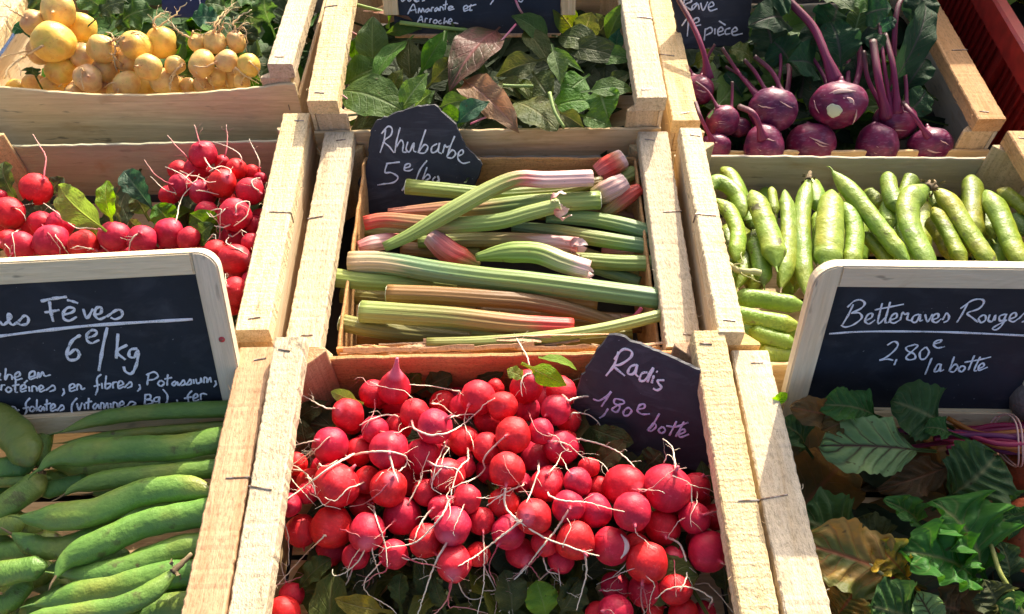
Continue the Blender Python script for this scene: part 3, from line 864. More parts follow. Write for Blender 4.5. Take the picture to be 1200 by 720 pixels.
def owner_of(pt, items, spheres, used):
    """the ball a root grows from: nearest to its first point, each ball first come"""
    best = min(range(len(items)), key=lambda i: abs(math.hypot(items[i][0] - pt[0], items[i][1] - pt[1]) - items[i][2] * .7) + (14 if i in used else 0))
    return best

def grow(items, spheres, roots, meshes, name, mats, rnd, zdef, hairs, tear=None, axis0=None, rootname='root', kink=.00022):
    used = {}
    own = []
    for w, k, p in roots:
        i = owner_of(p[0], items, spheres, used)
        used.setdefault(i, p)
        own.append(i)
    objs = []
    for i, ((c, r), it) in enumerate(zip(spheres, items)):
        if i in used:
            w3 = on_heap(used[i][:2] if len(used[i]) > 1 else used[i], [(c, r)], zdef)
            ax = (w3[0] - c)
            if ax.length < 1e-5: ax = V((0, -1, .5))
        else:
            ax = axis0(rnd) if axis0 else V((rnd.uniform(-1, 1), rnd.uniform(-1, .6), rnd.uniform(-1, .5)))
        if tear is not None and i == tear[0]:
            o, M = place(RAD_TEAR, name, c, r, tear[1], rnd)
        else:
            o, M = place(meshes[i % len(meshes)], name, c, r, ax, rnd)
        objs.append((o, M, it))
    for (w, k, p), i in zip(roots, own):
        o, M, it = objs[i]
        pts = on_heap(p, spheres, zdef)
        # start inside the ball it grows from
        c, r = spheres[i]
        pts[0] = c + (pts[0] - c).normalized() * r * .96
        sc = scale_at(pts[0])
        root_part(o, M, pts, w * .38 * sc, w * .16 * sc, rnd, mats[k], hairs if w > 2.5 else 1, kink)
    return objs

ROOTS += wander(RAD[:80], 34, random.Random(17), (345, 440, 835, 690))
RO = grow(RAD, SPH, ROOTS, RAD_ME, 'radish', (M_ROOT, M_ROOT_PINK), rnd, -.062, 3, tear=(7, (P(467, 400, .03) - SPH[7][0])))
own = {0: 'very large red radish crossed by pale roots beside the left rail', 7: 'teardrop shaped radish with a pointed upright tail at the heap top', 18: 'largest pinkish radish with a spiky root, below the Radis slate',
       1: 'big round radish hanging just below the very large one near the left rail', 25: 'red radish whose thick pink root points at the right rail', 22: 'big dark red radish touching the right rail low down',
       21: 'smooth egg shaped radish with its root hanging straight down', 30: 'radish split open by a pale vertical crack', 13: 'red radish under the fresh green leaves at the back',
       9: 'lone radish below the small round leaf in the left back corner', 19: 'round radish lying on two others with a pale root crossing it', 77: 'radish cut by the bottom left corner of the picture beside the rail'}
for i, (o, M, it) in enumerate(RO):
    tag(o, own.get(i), 'radish', 'red radishes in the middle crate')
MK = [('the very large radish by the left rail', 395, 569), ('the teardrop radish at the heap top', 462, 456), ('the largest radish below the Radis slate', 782, 572), ('the split radish', 716, 640),
      ('the egg shaped radish low down', 758, 659), ('the radish under the fresh leaves', 617, 453), ('the dark radish by the right rail', 830, 647), ('the big radish in the heap centre', 594, 551), ('the radish crossed by crooked roots', 456, 528), ('the shiny radish with a forked white root', 674, 634)]
own2 = {12: 'big red radish in the heap centre above a knot of roots', 4: 'rosy radish crossed by thick crooked pale roots near the heap top', 16: 'shiny low radish with a forked white root at its tip'}
for i, l in own2.items(): RO[i][0]['label'] = l
szw = lambda o: ('large' if o.scale.x > .0175 else 'small' if o.scale.x < .0125 else 'middling') + ' radish'
auto_labels([(o, it[0], it[1]) for o, M, it in RO], MK, szw)

# split radish: the pale crack is a part of it
o, M, it = RO[30]
c, r = SPH[30]
bm = bmesh.new()
pts = [P(x, y, 0) for x, y in ((733, 624), (731, 640), (729, 655))]
pts = [c + (CAM - c).normalized() * r * .0 + ((CAM + ray(x, y).normalized() * ((c - CAM).length - r * .62)) - c).normalized() * r * 1.005 for x, y in ((728, 626), (731, 640), (728, 655))]
sweep(bm, catmull(pts, 12), lambda s: .0032 * math.sin(math.pi * min(.98, max(.02, s))) + .0003, lambda s: .0009, (CAM - c).normalized(), 8)
child_world('crack', bm, m_uvramp('radish_flesh', [(0, (.7, .42, .36)), (1, (.78, .62, .52))]), o, M)
# short cut leaf stalks on some crowns
for i in (5, 10, 25, 36, 50, 4, 18):
    pass

# ------------------------------------------------------------------ leaves
SHAPES = {
 'ovate': lambda s: math.sin(math.pi * s ** .72) ** .85,
 'lance': lambda s: math.sin(math.pi * s ** .8) ** 1.15,
 'round': lambda s: math.sin(math.pi * s ** .85) ** .6,
 'lobed': lambda s: (math.sin(math.pi * s ** 1.5) ** .6) * (1 - .38 * abs(math.sin(5.5 * math.pi * s)) * (1 - s * .6)),
 'tri': lambda s: (1 - s) ** .8 * min(1, (s * 9) ** .6),
 'oblong': lambda s: min(1, (s / .3)) ** .7 * min(1, ((1 - s) / .22)) ** .55 if 0 < s < 1 else 0,
 'strap': lambda s: min(1, s * 6 + .15) ** .7 * (math.sin(math.pi * min(1, max(.5, s))) ** .6 if s > .5 else 1),
}
def leaf_bm(bm, base, tip, width, hint, rnd, shape='ovate', fold=.25, curl=.15, wave=.10, freq=3.0, pet=.0, twist=0.0, N=16, K=5, jag=.06, petr=.0016, roll=0.0, pucker=0.0, dens=6.0, scal=0.0):
    uvl = bm.loops.layers.uv.verify()
    base, tip = V(base), V(tip)
    ax = tip - base
    L = ax.length
    ax.normalize()
    sd0 = ax.cross(V(hint)).normalized()
    nr0 = sd0.cross(ax).normalized()
    hw = width / 2
    ph1, ph2 = rnd.uniform(0, 6.28), rnd.uniform(0, 6.28)
    sf = SHAPES[shape]
    rows = []
    npet = 5 if pet else 0
    for i in range(-npet, N + 1):
        s = i / N
        if i <= 0 and pet:
            w = petr
            ss = pet * (i / npet) / L
        else:
            w = max(hw * sf(max(0.0, min(1, s))), petr if (pet and s < .2) else .0004)
            ss = s
        cz = curl * L * (4 * ss * (1 - ss)) if ss >= 0 else curl * L * 4 * ss * .35
        tw = twist * ss + roll
        sd = sd0 * math.cos(tw) + nr0 * math.sin(tw)
        nr = nr0 * math.cos(tw) - sd0 * math.sin(tw)
        c = base + ax * (L * ss) + nr0 * cz
        row = []
        jl, jr = (1 + jag * (.6 * math.sin(i * 1.9 + ph1) + rnd.uniform(-.5, .5))), (1 + jag * (.6 * math.sin(i * 2.3 + ph2) + rnd.uniform(-.5, .5)))
        for j in range(-K, K + 1):
            t = j / K
            wv = wave * hw * (math.sin(freq * 6.28 * max(0, s) + (ph1 if t > 0 else ph2)) * abs(t) ** 1.6 + .35 * math.sin(freq * 13.1 * max(0, s) + ph2) * abs(t) ** 3)
            m = (jl if t < 0 else jr) if abs(t) > .75 and i > 0 else 1
            if scal and i > 0: m *= 1 + scal * (math.sin(6.283 * 5 * s + (ph1 if t > 0 else ph2)) * .5 + math.sin(6.283 * 11.3 * s * (1 + .2 * math.sin(ph1)) + ph2) * .5) * abs(t) ** 3
            row.append(bm.verts.new(c + sd * (t * w * m) + nr * (abs(t) ** 1.25 * w * fold + (wv if i > 0 else 0) + pucker * hw * math.sin(6.283 * (max(0, s) * dens - abs(t) * 1.6)) * min(1, abs(t) * 4) * (1 - abs(t) ** 4))))
        rows.append((s, row))
    for (s0, a), (s1, b) in zip(rows, rows[1:]):
        for j in range(2 * K):
            f = bm.faces.new((a[j], a[j + 1], b[j + 1], b[j]))
            for lp, (u, v) in zip(f.loops, ((s0, j), (s0, j + 1), (s1, j + 1), (s1, j))):
                lp[uvl].uv = (u, v / (2 * K))

def leaf_px(b, t, zb, zt, wpx, mat, rnd, label=None, group=None, name='leaf', cat='leaf', hint=None, **kw):
    """a leaf from its stalk end b to its tip t, both picture points at rim heights zb, zt"""
    pb, pt = P(*b, zb), P(*t, zt)
    sc = scale_at((pb + pt) / 2)
    h = hint if hint is not None else (-FW * .75 + V((rnd.uniform(-.45, .45), rnd.uniform(-.3, .3), .45)))
    o_c = (pb + pt) / 2
    bm = bmesh.new()
    leaf_bm(bm, pb - o_c, pt - o_c, wpx * sc, h, rnd, **kw)
    o = obj(name, bm, mat)
    o.location = o_c
    o.modifiers.new('sub', 'SUBSURF').render_levels = 1
    return tag(o, label, cat, group)

def bed(name, label, crate_o, n, mats, rnd, xr, yr, z0, z1, size, shape='ovate', wave=.2):
    """foliage nobody could count, lying on the floor of a crate"""
    out = None
    for m in mats:
        bm = bmesh.new()
        for k in range(n // len(mats)):
            c = crate_o.matrix_world @ V((rnd.uniform(*xr), rnd.uniform(*yr), 0))
            c.z = R0 + rnd.uniform(z0, z1)
            a = rnd.uniform(0, 6.28)
            L = rnd.uniform(*size)
            d = V((math.cos(a), math.sin(a), rnd.uniform(-.5, .5))) * L / 2
            leaf_bm(bm, c - d, c + d, L * rnd.uniform(.4, .7), V((rnd.uniform(-.7, .7), rnd.uniform(-.9, .3), 1)), rnd, shape, rnd.uniform(-.2, .4), rnd.uniform(-.1, .25), wave, 3, L * .4, N=10, K=3)
        o = obj(name if out is None else name + '_layer', bm, m)
        if out is None:
            out = o; tag(o, label, 'foliage', kind='stuff')
        else:
            o.parent = out
            o['kind'] = 'stuff'
    return out

bpy.context.view_layer.update()
rnd = random.Random(31)
bed('foliage', 'dull green radish tops bedding the radishes in the middle crate', CR['radish'], 150, [L_RAD, L_RAD, L_ORA2], rnd, (-.155, .155), (.03, .28), -.115, -.062, (.05, .09), 'lobed')
bed('foliage', 'shaded radish tops under the radishes in the left crate', CR['lrad'], 90, [L_RAD, L_ORA], rnd, (-.15, .16), (.03, .28), -.115, -.07, (.05, .09), 'lobed')
bed('foliage', 'shade-darkened orache leaves packed at the bottom of the leaf crate', CR['leaf'], 120, [L_ORAD], rnd, (-.155, .155), (.02, .29), -.088, -.062, (.09, .13), 'lance', .05)
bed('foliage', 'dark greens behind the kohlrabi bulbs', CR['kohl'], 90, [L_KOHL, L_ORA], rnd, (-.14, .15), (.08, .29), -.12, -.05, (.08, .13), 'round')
bed('foliage', 'shade-darkened beet greens filling the right front crate', CR['beet'], 80, [L_BEETD, L_BEETB], rnd, (-.14, .17), (.02, .28), -.12, -.09, (.10, .16), 'round')
bed('foliage', 'turnip tops lying behind the yellow turnips', CR['turnip'], 110, [L_TURN, L_TURN, L_ORA], rnd, (-.15, .16), (.08, .29), -.10, -.04, (.07, .12), 'lobed')

# loose leaves lying in view in the radish crate
RL = [((352, 690), (388, 655), -.068, -.052, 34, L_RAD, 'lobed'), ((445, 715), (392, 702), -.06, -.05, 30, L_RADY, 'ovate'), ((470, 712), (470, 672), -.07, -.058, 30, L_RAD, 'lobed'), ((500, 700), (486, 655), -.07, -.06, 22, L_RAD, 'ovate'),
      ((520, 712), (508, 675), -.065, -.055, 20, L_RAD, 'ovate'), ((600, 718), (590, 668), -.066, -.052, 42, L_RAD, 'round'), ((640, 720), (628, 680), -.064, -.05, 40, L_RADL, 'round'), ((660, 715), (678, 676), -.062, -.052, 38, L_RAD, 'round'),
      ((560, 690), (540, 672), -.075, -.065, 30, L_RADY, 'ovate'), ((420, 690), (400, 668), -.075, -.065, 28, L_RAD, 'lobed'), ((688, 500), (742, 520), -.05, -.045, 30, L_RAD, 'lobed'), ((700, 545), (735, 515), -.055, -.045, 26, L_RADY, 'ovate'),
      ((760, 545), (775, 530), -.05, -.04, 34, L_RAD, 'round'), ((830, 590), (822, 540), -.06, -.045, 28, L_RAD, 'ovate'), ((850, 690), (838, 640), -.07, -.055, 32, L_RAD, 'round'), ((480, 448), (492, 436), -.055, -.05, 26, L_ORA2, 'round'),
      ((500, 455), (530, 440), -.06, -.05, 30, L_RAD, 'round'), ((360, 530), (352, 490), -.07, -.05, 26, L_RAD, 'ovate'), ((340, 500), (385, 470), -.07, -.05, 30, L_RAD, 'ovate'), ((560, 445), (590, 436), -.06, -.05, 22, L_RAD, 'round')]
LO = []
for b, t, zb, zt, w, m, sh in RL:
    o = leaf_px(b, t, zb, zt, w, m, rnd, None, 'radish leaves under the middle heap', 'radish_leaf', 'leaf', shape=sh, fold=rnd.uniform(-.1, .35), wave=.22, curl=.14, pet=.012)
    LO.append((o, (b[0] + t[0]) / 2, (b[1] + t[1]) / 2))
auto_labels(LO, [('the very large radish by the left rail', 395, 569), ('the Radis slate', 770, 460), ('the egg shaped radish low down', 758, 659), ('the teardrop radish', 462, 456)], 'dull radish leaf')
leaf_px((416, 470), (388, 459), -.02, -.012, 17, L_RADL, rnd, 'small round bright leaf in the back left corner of the radish crate', None, 'radish_leaf', 'leaf', shape='round', fold=.1, curl=.06, wave=.03, pet=.008)
leaf_px((624, 432), (664, 452), -.004, -.006, 26, L_RADL, rnd, 'bright green fresh leaf beside the Radis slate', None, 'radish_leaf', 'leaf', shape='ovate', fold=-.2, curl=.12, wave=.05, pet=.012, hint=(-.3, -.35, .8))
leaf_px((636, 420), (676, 434), .012, -.002, 17, L_RADL, rnd, 'pale shiny leaf tip turned over above the bright leaf', None, 'radish_leaf', 'leaf', shape='round', fold=.15, curl=.12, wave=.05, pet=.004, hint=(0, .3, .9))
leaf_px((617, 445), (594, 434), -.01, -.004, 20, L_RADL, rnd, 'crinkled yellow green leaf behind the topmost back radish', None, 'radish_leaf', 'leaf', shape='lobed', fold=.1, curl=.12, wave=.3, pet=.006)

# ------------------------------------------------------------------ left radish crate
S = 1200 / 330
LR = [(865,75,55,.012),(840,140,50,.012),(945,200,56,.012),(768,208,46,.008),(1065,235,54,.006),(1000,335,66,.008),(1000,525,60),(605,440,57,.006),(490,428,62,.004),(718,412,57,.008),(220,450,70),(85,470,62),(153,225,62,.004),(865,240,50),(1008,138,42,.004),
      (760,145,40),(1075,155,34,0),(945,112,28,0),(1000,430,54,.002),(1070,455,40,0),(920,490,46),(880,325,46),(1085,378,38),(355,460,57),(805,437,43),(40,325,62),(100,395,64,.002),(255,375,52),(735,478,44),(450,492,46),(525,492,44),(175,370,46,-.006),(20,375,46),
      (1010,580,44,-.004),(1000,660,56,-.004),(985,712,42,-.006),(2,255,26),(5,410,42,-.004),(970,268,34,-.008),(722,250,38,-.008),(860,468,34,-.008),(930,560,36,-.008),(1105,340,26,-.006),(300,495,40,-.008),(640,500,40,-.008),(1060,610,30,-.01),(30,440,40,-.01),(1110,180,26,-.008)]
LRp = A4(0, 160, S, [(x, y, r / S, *(q or [0])) for x, y, r, *q in LR])
LRp = [(a, b, r * 1.08, d - .018) for a, b, r, d in LRp]
SPL = settle_spheres(LRp, lambda x, y: -.004 + max(0, (x - 190) / 110) * .010)
RTL = [(3.4,1,[(185,185),(190,140),(195,90),(170,40),(140,-10)]),(3,0,[(220,412),(240,430),(270,470),(300,512)]),(2.6,0,[(428,398),(380,392),(320,388),(250,330),(185,285)]),(3.4,1,[(805,98),(780,70),(745,35),(712,-5)]),(2.8,1,[(728,205),(690,185),(650,150),(615,100)]),
       (2.4,0,[(770,250),(700,225),(640,170)]),(2.6,0,[(830,210),(770,160),(705,130)]),(3,0,[(748,376),(765,290),(790,240),(835,200)]),(3.2,0,[(592,410),(560,440),(548,494)]),(3.4,1,[(958,90),(968,40),(968,-10),(964,-50)]),(2.4,0,[(1030,108),(1020,75),(960,40),(905,22)]),
       (3,0,[(1108,135),(1100,90),(1070,30),(1062,10)]),(3,0,[(970,172),(985,145),(940,128),(890,150)]),(3,0,[(1118,245),(1080,215),(1075,185),(1110,178)]),(3.2,0,[(1005,335),(1010,290),(1060,280),(1050,340),(995,382)]),(3,0,[(965,400),(985,430),(1030,400),(1050,412)]),
       (3.2,0,[(1070,515),(1020,485),(965,455),(975,430)]),(2.6,0,[(965,640),(960,585)]),(3.2,1,[(950,402),(925,360),(895,330)]),(3.4,1,[(850,35),(840,-10),(828,-48)]),(2.6,0,[(0,455),(35,470),(45,500)]),(2.4,0,[(60,300),(95,325),(110,357)]),(2.6,0,[(820,230),(880,235),(930,250)]),(2.4,0,[(1060,540),(1060,580)]),(2.4,0,[(900,440),(915,410),(920,445)])]
RTLp = [(w * .9, k, [(x / S, 160 + y / S) for x, y in p]) for w, k, p in RTL]
RTLp += wander(LRp, 16, random.Random(27), (0, 170, 300, 300), (18, 40))
LRO = grow(LRp, SPL, RTLp, RAD_ME, 'radish', (M_ROOT, M_ROOT_PINK), random.Random(9), -.03, 2)
own = {0: 'topmost radish of the pile in the left crate under the turnips', 12: 'lone radish with an upright pink root against the back board at far left', 9: 'radish with a tall thin root beside the dark curled leaves, above the Fèves board',
       10: 'radish with a white root lying down it at the Fèves board top edge', 5: 'radish with a looped white root beside the left crate right rail', 34: 'red radish wedged between the Fèves board corner and the rail'}
for i, (o, M, it) in enumerate(LRO): tag(o, own.get(i), 'radish', 'red radishes in the left crate')
auto_labels([(o, it[0], it[1]) for o, M, it in LRO], [('the topmost radish under the turnips', 238, 180), ('the lone back radish at far left', 42, 222), ('the tall rooted radish above the Fèves board', 197, 273), ('the white rooted radish at the Fèves board', 60, 284), ('the loop rooted radish by the rail', 275, 252), ('the radish wedged at the board corner', 275, 341)], szw)
LL = [((116, 264), (70, 218), .002, .020, 38, L_RADL, 'round', 'bright sunlit leaf curling up among the left radishes'), ((130, 254), (126, 212), 0, .018, 24, L_RADL, 'round', 'narrow sunlit leaf standing beside the brightest leaf'), ((140, 255), (137, 218), -.02, .004, 22, L_RAD, 'ovate', 'grey green leaf behind the narrow sunlit leaf'),
      ((178, 244), (145, 200), -.02, .008, 34, L_ORAT, 'lobed', 'large bluish lobed leaf against the back board of the left crate'), ((170, 250), (155, 225), -.03, -.01, 26, L_RAD, 'ovate', 'folded dark leaf below the bluish lobed leaf'), ((200, 262), (182, 240), -.025, -.008, 32, L_ORA, 'round', 'rounded dark leaf left of the curled leaf clump'),
      ((252, 270), (222, 250), -.03, -.004, 36, L_ORA, 'round', 'dark curled leaf under the radish pile'), ((232, 285), (250, 262), -.03, -.006, 26, L_ORA, 'round', 'small dark leaf with a thin root across it'), ((120, 282), (108, 262), -.03, -.01, 22, L_ORA2, 'round', 'olive leaf under the thin pale root'),
      ((60, 230), (74, 208), -.03, -.012, 22, L_RAD, 'lobed', 'dark leaf right of the lone back radish'), ((20, 235), (4, 190), -.03, -.006, 30, L_RAD, 'lobed', 'dark lobed leaf in the back left corner'), ((40, 255), (20, 240), -.03, -.02, 34, L_RAD, 'lobed', 'jagged dark leaf below the lone back radish'), ((165, 268), (152, 258), -.02, -.012, 18, L_ORA2, 'round', 'small dull leaf between two radishes above the board')]
for b, t, zb, zt, w, m, sh, lab in LL:
    leaf_px(b, t, zb, zt, w, m, rnd, lab, 'leaves among the left radishes', 'radish_leaf', 'leaf', shape=sh, fold=rnd.uniform(.1, .45), wave=.18, curl=.16, pet=.01)

# ------------------------------------------------------------------ yellow turnips
TU = [(187,148,70,.02),(205,38,58,.022),(125,85,46,.012),(285,98,52,.012),(360,172,51,.01),(480,162,50,.01),(570,150,55,.012),(757,150,41,.01),(830,148,33,.008),(695,153,33,.006),(520,235,47,.008),(710,225,44,.006),(797,215,38,.006),(875,230,40,.006),
      (215,247,48,.002),(310,275,48),(290,198,45,.002),(372,250,42),(450,215,42),(580,290,50),(445,295,42),(495,308,44),(760,270,34),(815,275,33),(615,230,34),(180,305,38),(265,325,34),(500,326,44),(715,300,36),(140,180,44,-.004),(190,235,30,-.002),(420,190,30,-.01),(660,300,26,-.012),(120,300,40,-.002),(240,312,40,0),(355,318,40,0),(620,298,34,0),(545,322,36,0),(670,318,32,-.004),(780,312,34,0),(850,290,30,0),(410,330,36,-.002),(60,320,40,-.01),(310,330,34,-.004)]
TUp = [(x / 3, y / 3, r / 3, (q[0] if q else 0)) for x, y, r, *q in TU]
SPT = settle_spheres(TUp, lambda x, y: .006 + max(0, (75 - y)) * .0002 - max(0, y - 85) * .0011, k=.9)
q3 = lambda l: [(x / 3, y / 3) for x, y in l]
z7 = lambda l: [(130 + x / 4.8, y / 4.8) for x, y in l]
z6 = lambda l: [(x / 6.543, y / 6.543) for x, y in l]
RTT = [(4,0,z6([(205,145),(150,115),(80,75),(10,0)])),(6,0,z6([(345,330),(290,375),(230,410),(100,490),(30,600)])),(3,0,z6([(240,385),(140,410),(60,430),(0,440)])),(3,0,z6([(170,400),(150,480),(160,580)])),(4,0,z7([(245,160),(243,110),(270,85),(318,66)])),(3,0,z7([(265,150),(340,100),(380,60),(430,12)])),
       (4,0,z7([(450,220),(400,190),(365,160),(325,108)])),(4,0,z7([(575,180),(590,120),(640,70),(720,0)])),(3.4,0,z7([(580,175),(620,110),(680,50),(735,45)])),(3.6,0,z7([(690,180),(700,120),(740,80),(795,58)])),(2.6,0,z7([(610,175),(600,130),(530,130)])),(2.6,0,z7([(615,170),(640,130),(685,175)])),(2.6,0,z7([(600,175),(630,150),(655,185)])),
       (2.6,0,z7([(710,180),(745,150),(765,190),(740,215)])),(2.4,0,z7([(720,185),(760,215),(765,290)])),(2.6,0,z7([(705,180),(735,140),(780,130)])),(3.4,0,z7([(590,350),(530,380),(470,370),(485,420)])),(3.6,0,z7([(685,362),(720,400),(780,440),(828,472)])),(3,0,z7([(470,425),(490,465),(525,500)])),(3,0,z7([(545,430),(570,470),(582,515)])),(3,0,z7([(780,350),(815,380),(845,465)])),
       (2.8,0,z7([(640,470),(650,455),(655,490)])),(3,0,z7([(735,480),(750,430),(800,450)])),(3,0,z7([(340,440),(325,480),(332,520)])),(3,0,z7([(345,440),(375,432),(408,432)])),(4.4,0,z7([(420,360),(370,400),(345,450),(330,505)])),(3.4,0,z7([(410,365),(350,410),(335,470)])),(4,0,z7([(80,240),(30,260),(0,190),(-30,180)])),(4,0,z7([(100,200),(40,240),(15,330),(40,400)])),(3,0,z7([(90,195),(150,185),(210,225)])),(3,0,z7([(60,370),(30,330),(-10,300)])),(2.6,0,z7([(430,170),(500,195),(560,180)])),
       (3.2,0,q3([(310,270),(285,240),(290,320)])),(3,0,q3([(372,300),(410,290),(412,330)])),(3,0,q3([(190,290),(220,285),(205,310)])),(4,0,q3([(385,150),(420,130),(440,115)]))]
TO = grow(TUp, SPT, RTT, TUR_ME, 'turnip', (M_ROOT_TAN, M_ROOT_TAN), random.Random(12), .02, 5, axis0=lambda r: V((r.uniform(-.6, .6), -1, r.uniform(-.2, .8))), kink=.0008)
own = {0: 'biggest yellow turnip, with a brown root scar, at the left', 1: 'shiny pale turnip topmost at the back left', 2: 'turnip with a long root pointing to the top left corner', 6: 'greenish turnip with a dark hole and an upright stump of root', 7: 'turnip with a bushy tuft of pale roots at the back', 13: 'turnip nearest the right end of the yellow turnip crate', 19: 'orange brown turnip with a tangled root beard at the front board'}
for i, (o, M, it) in enumerate(TO): tag(o, own.get(i), 'turnip', 'yellow turnips in the back left crate')
auto_labels([(o, it[0], it[1]) for o, M, it in TO], [('the biggest turnip', 62, 50), ('the greenish turnip with a hole', 190, 50), ('the tuft rooted turnip', 252, 50), ('the root bearded turnip at the board', 193, 97), ('the turnip at the right end', 292, 77)], lambda o: ('plump' if o.scale.x > .0155 else 'small') + ' yellow turnip')
TL = [((130, 18), (95, -6), .03, .05, 40, L_TURN), ((140, 30), (178, 10), .02, .04, 46, L_TURN), ((115, 20), (148, 2), .03, .05, 36, L_TURN), ((165, 40), (140, 18), .01, .03, 40, L_TURN), ((262, 24), (226, 22), .03, .036, 34, L_ORAT), ((268, 12), (240, 4), .03, .045, 30, L_TURN), ((310, 10), (270, -4), .03, .05, 40, L_TURN), ((300, 45), (292, 10), .0, .03, 44, L_TURN),
      ((318, 30), (310, -4), .02, .05, 44, L_TURN), ((60, 10), (40, -8), .03, .05, 40, L_TURN), ((42, 90), (38, 78), .0, .012, 30, L_TURN), ((28, 38), (16, 30), .02, .03, 22, L_ORAT), ((200, 60), (215, 34), .0, .02, 36, L_TURN), ((280, 60), (296, 30), .0, .02, 34, L_TURN), ((35, 12), (20, -4), .02, .04, 30, L_TURN), ((85, -2), (108, -14), .03, .05, 40, L_ORAL)]
LO = []
for b, t, zb, zt, w, m in TL:
    o = leaf_px(b, t, zb, zt, w, m, rnd, None, 'turnip tops', 'turnip_leaf', 'leaf', shape='lobed', fold=rnd.uniform(-.1, .4), wave=.25, curl=.15, pet=.03)
    LO.append((o, (b[0] + t[0]) / 2, (b[1] + t[1]) / 2))
auto_labels(LO, [('the biggest turnip', 62, 50), ('the greenish turnip with a hole', 190, 50), ('the tuft rooted turnip', 252, 50), ('the turnip at the right end', 292, 77)], 'green turnip leaf')

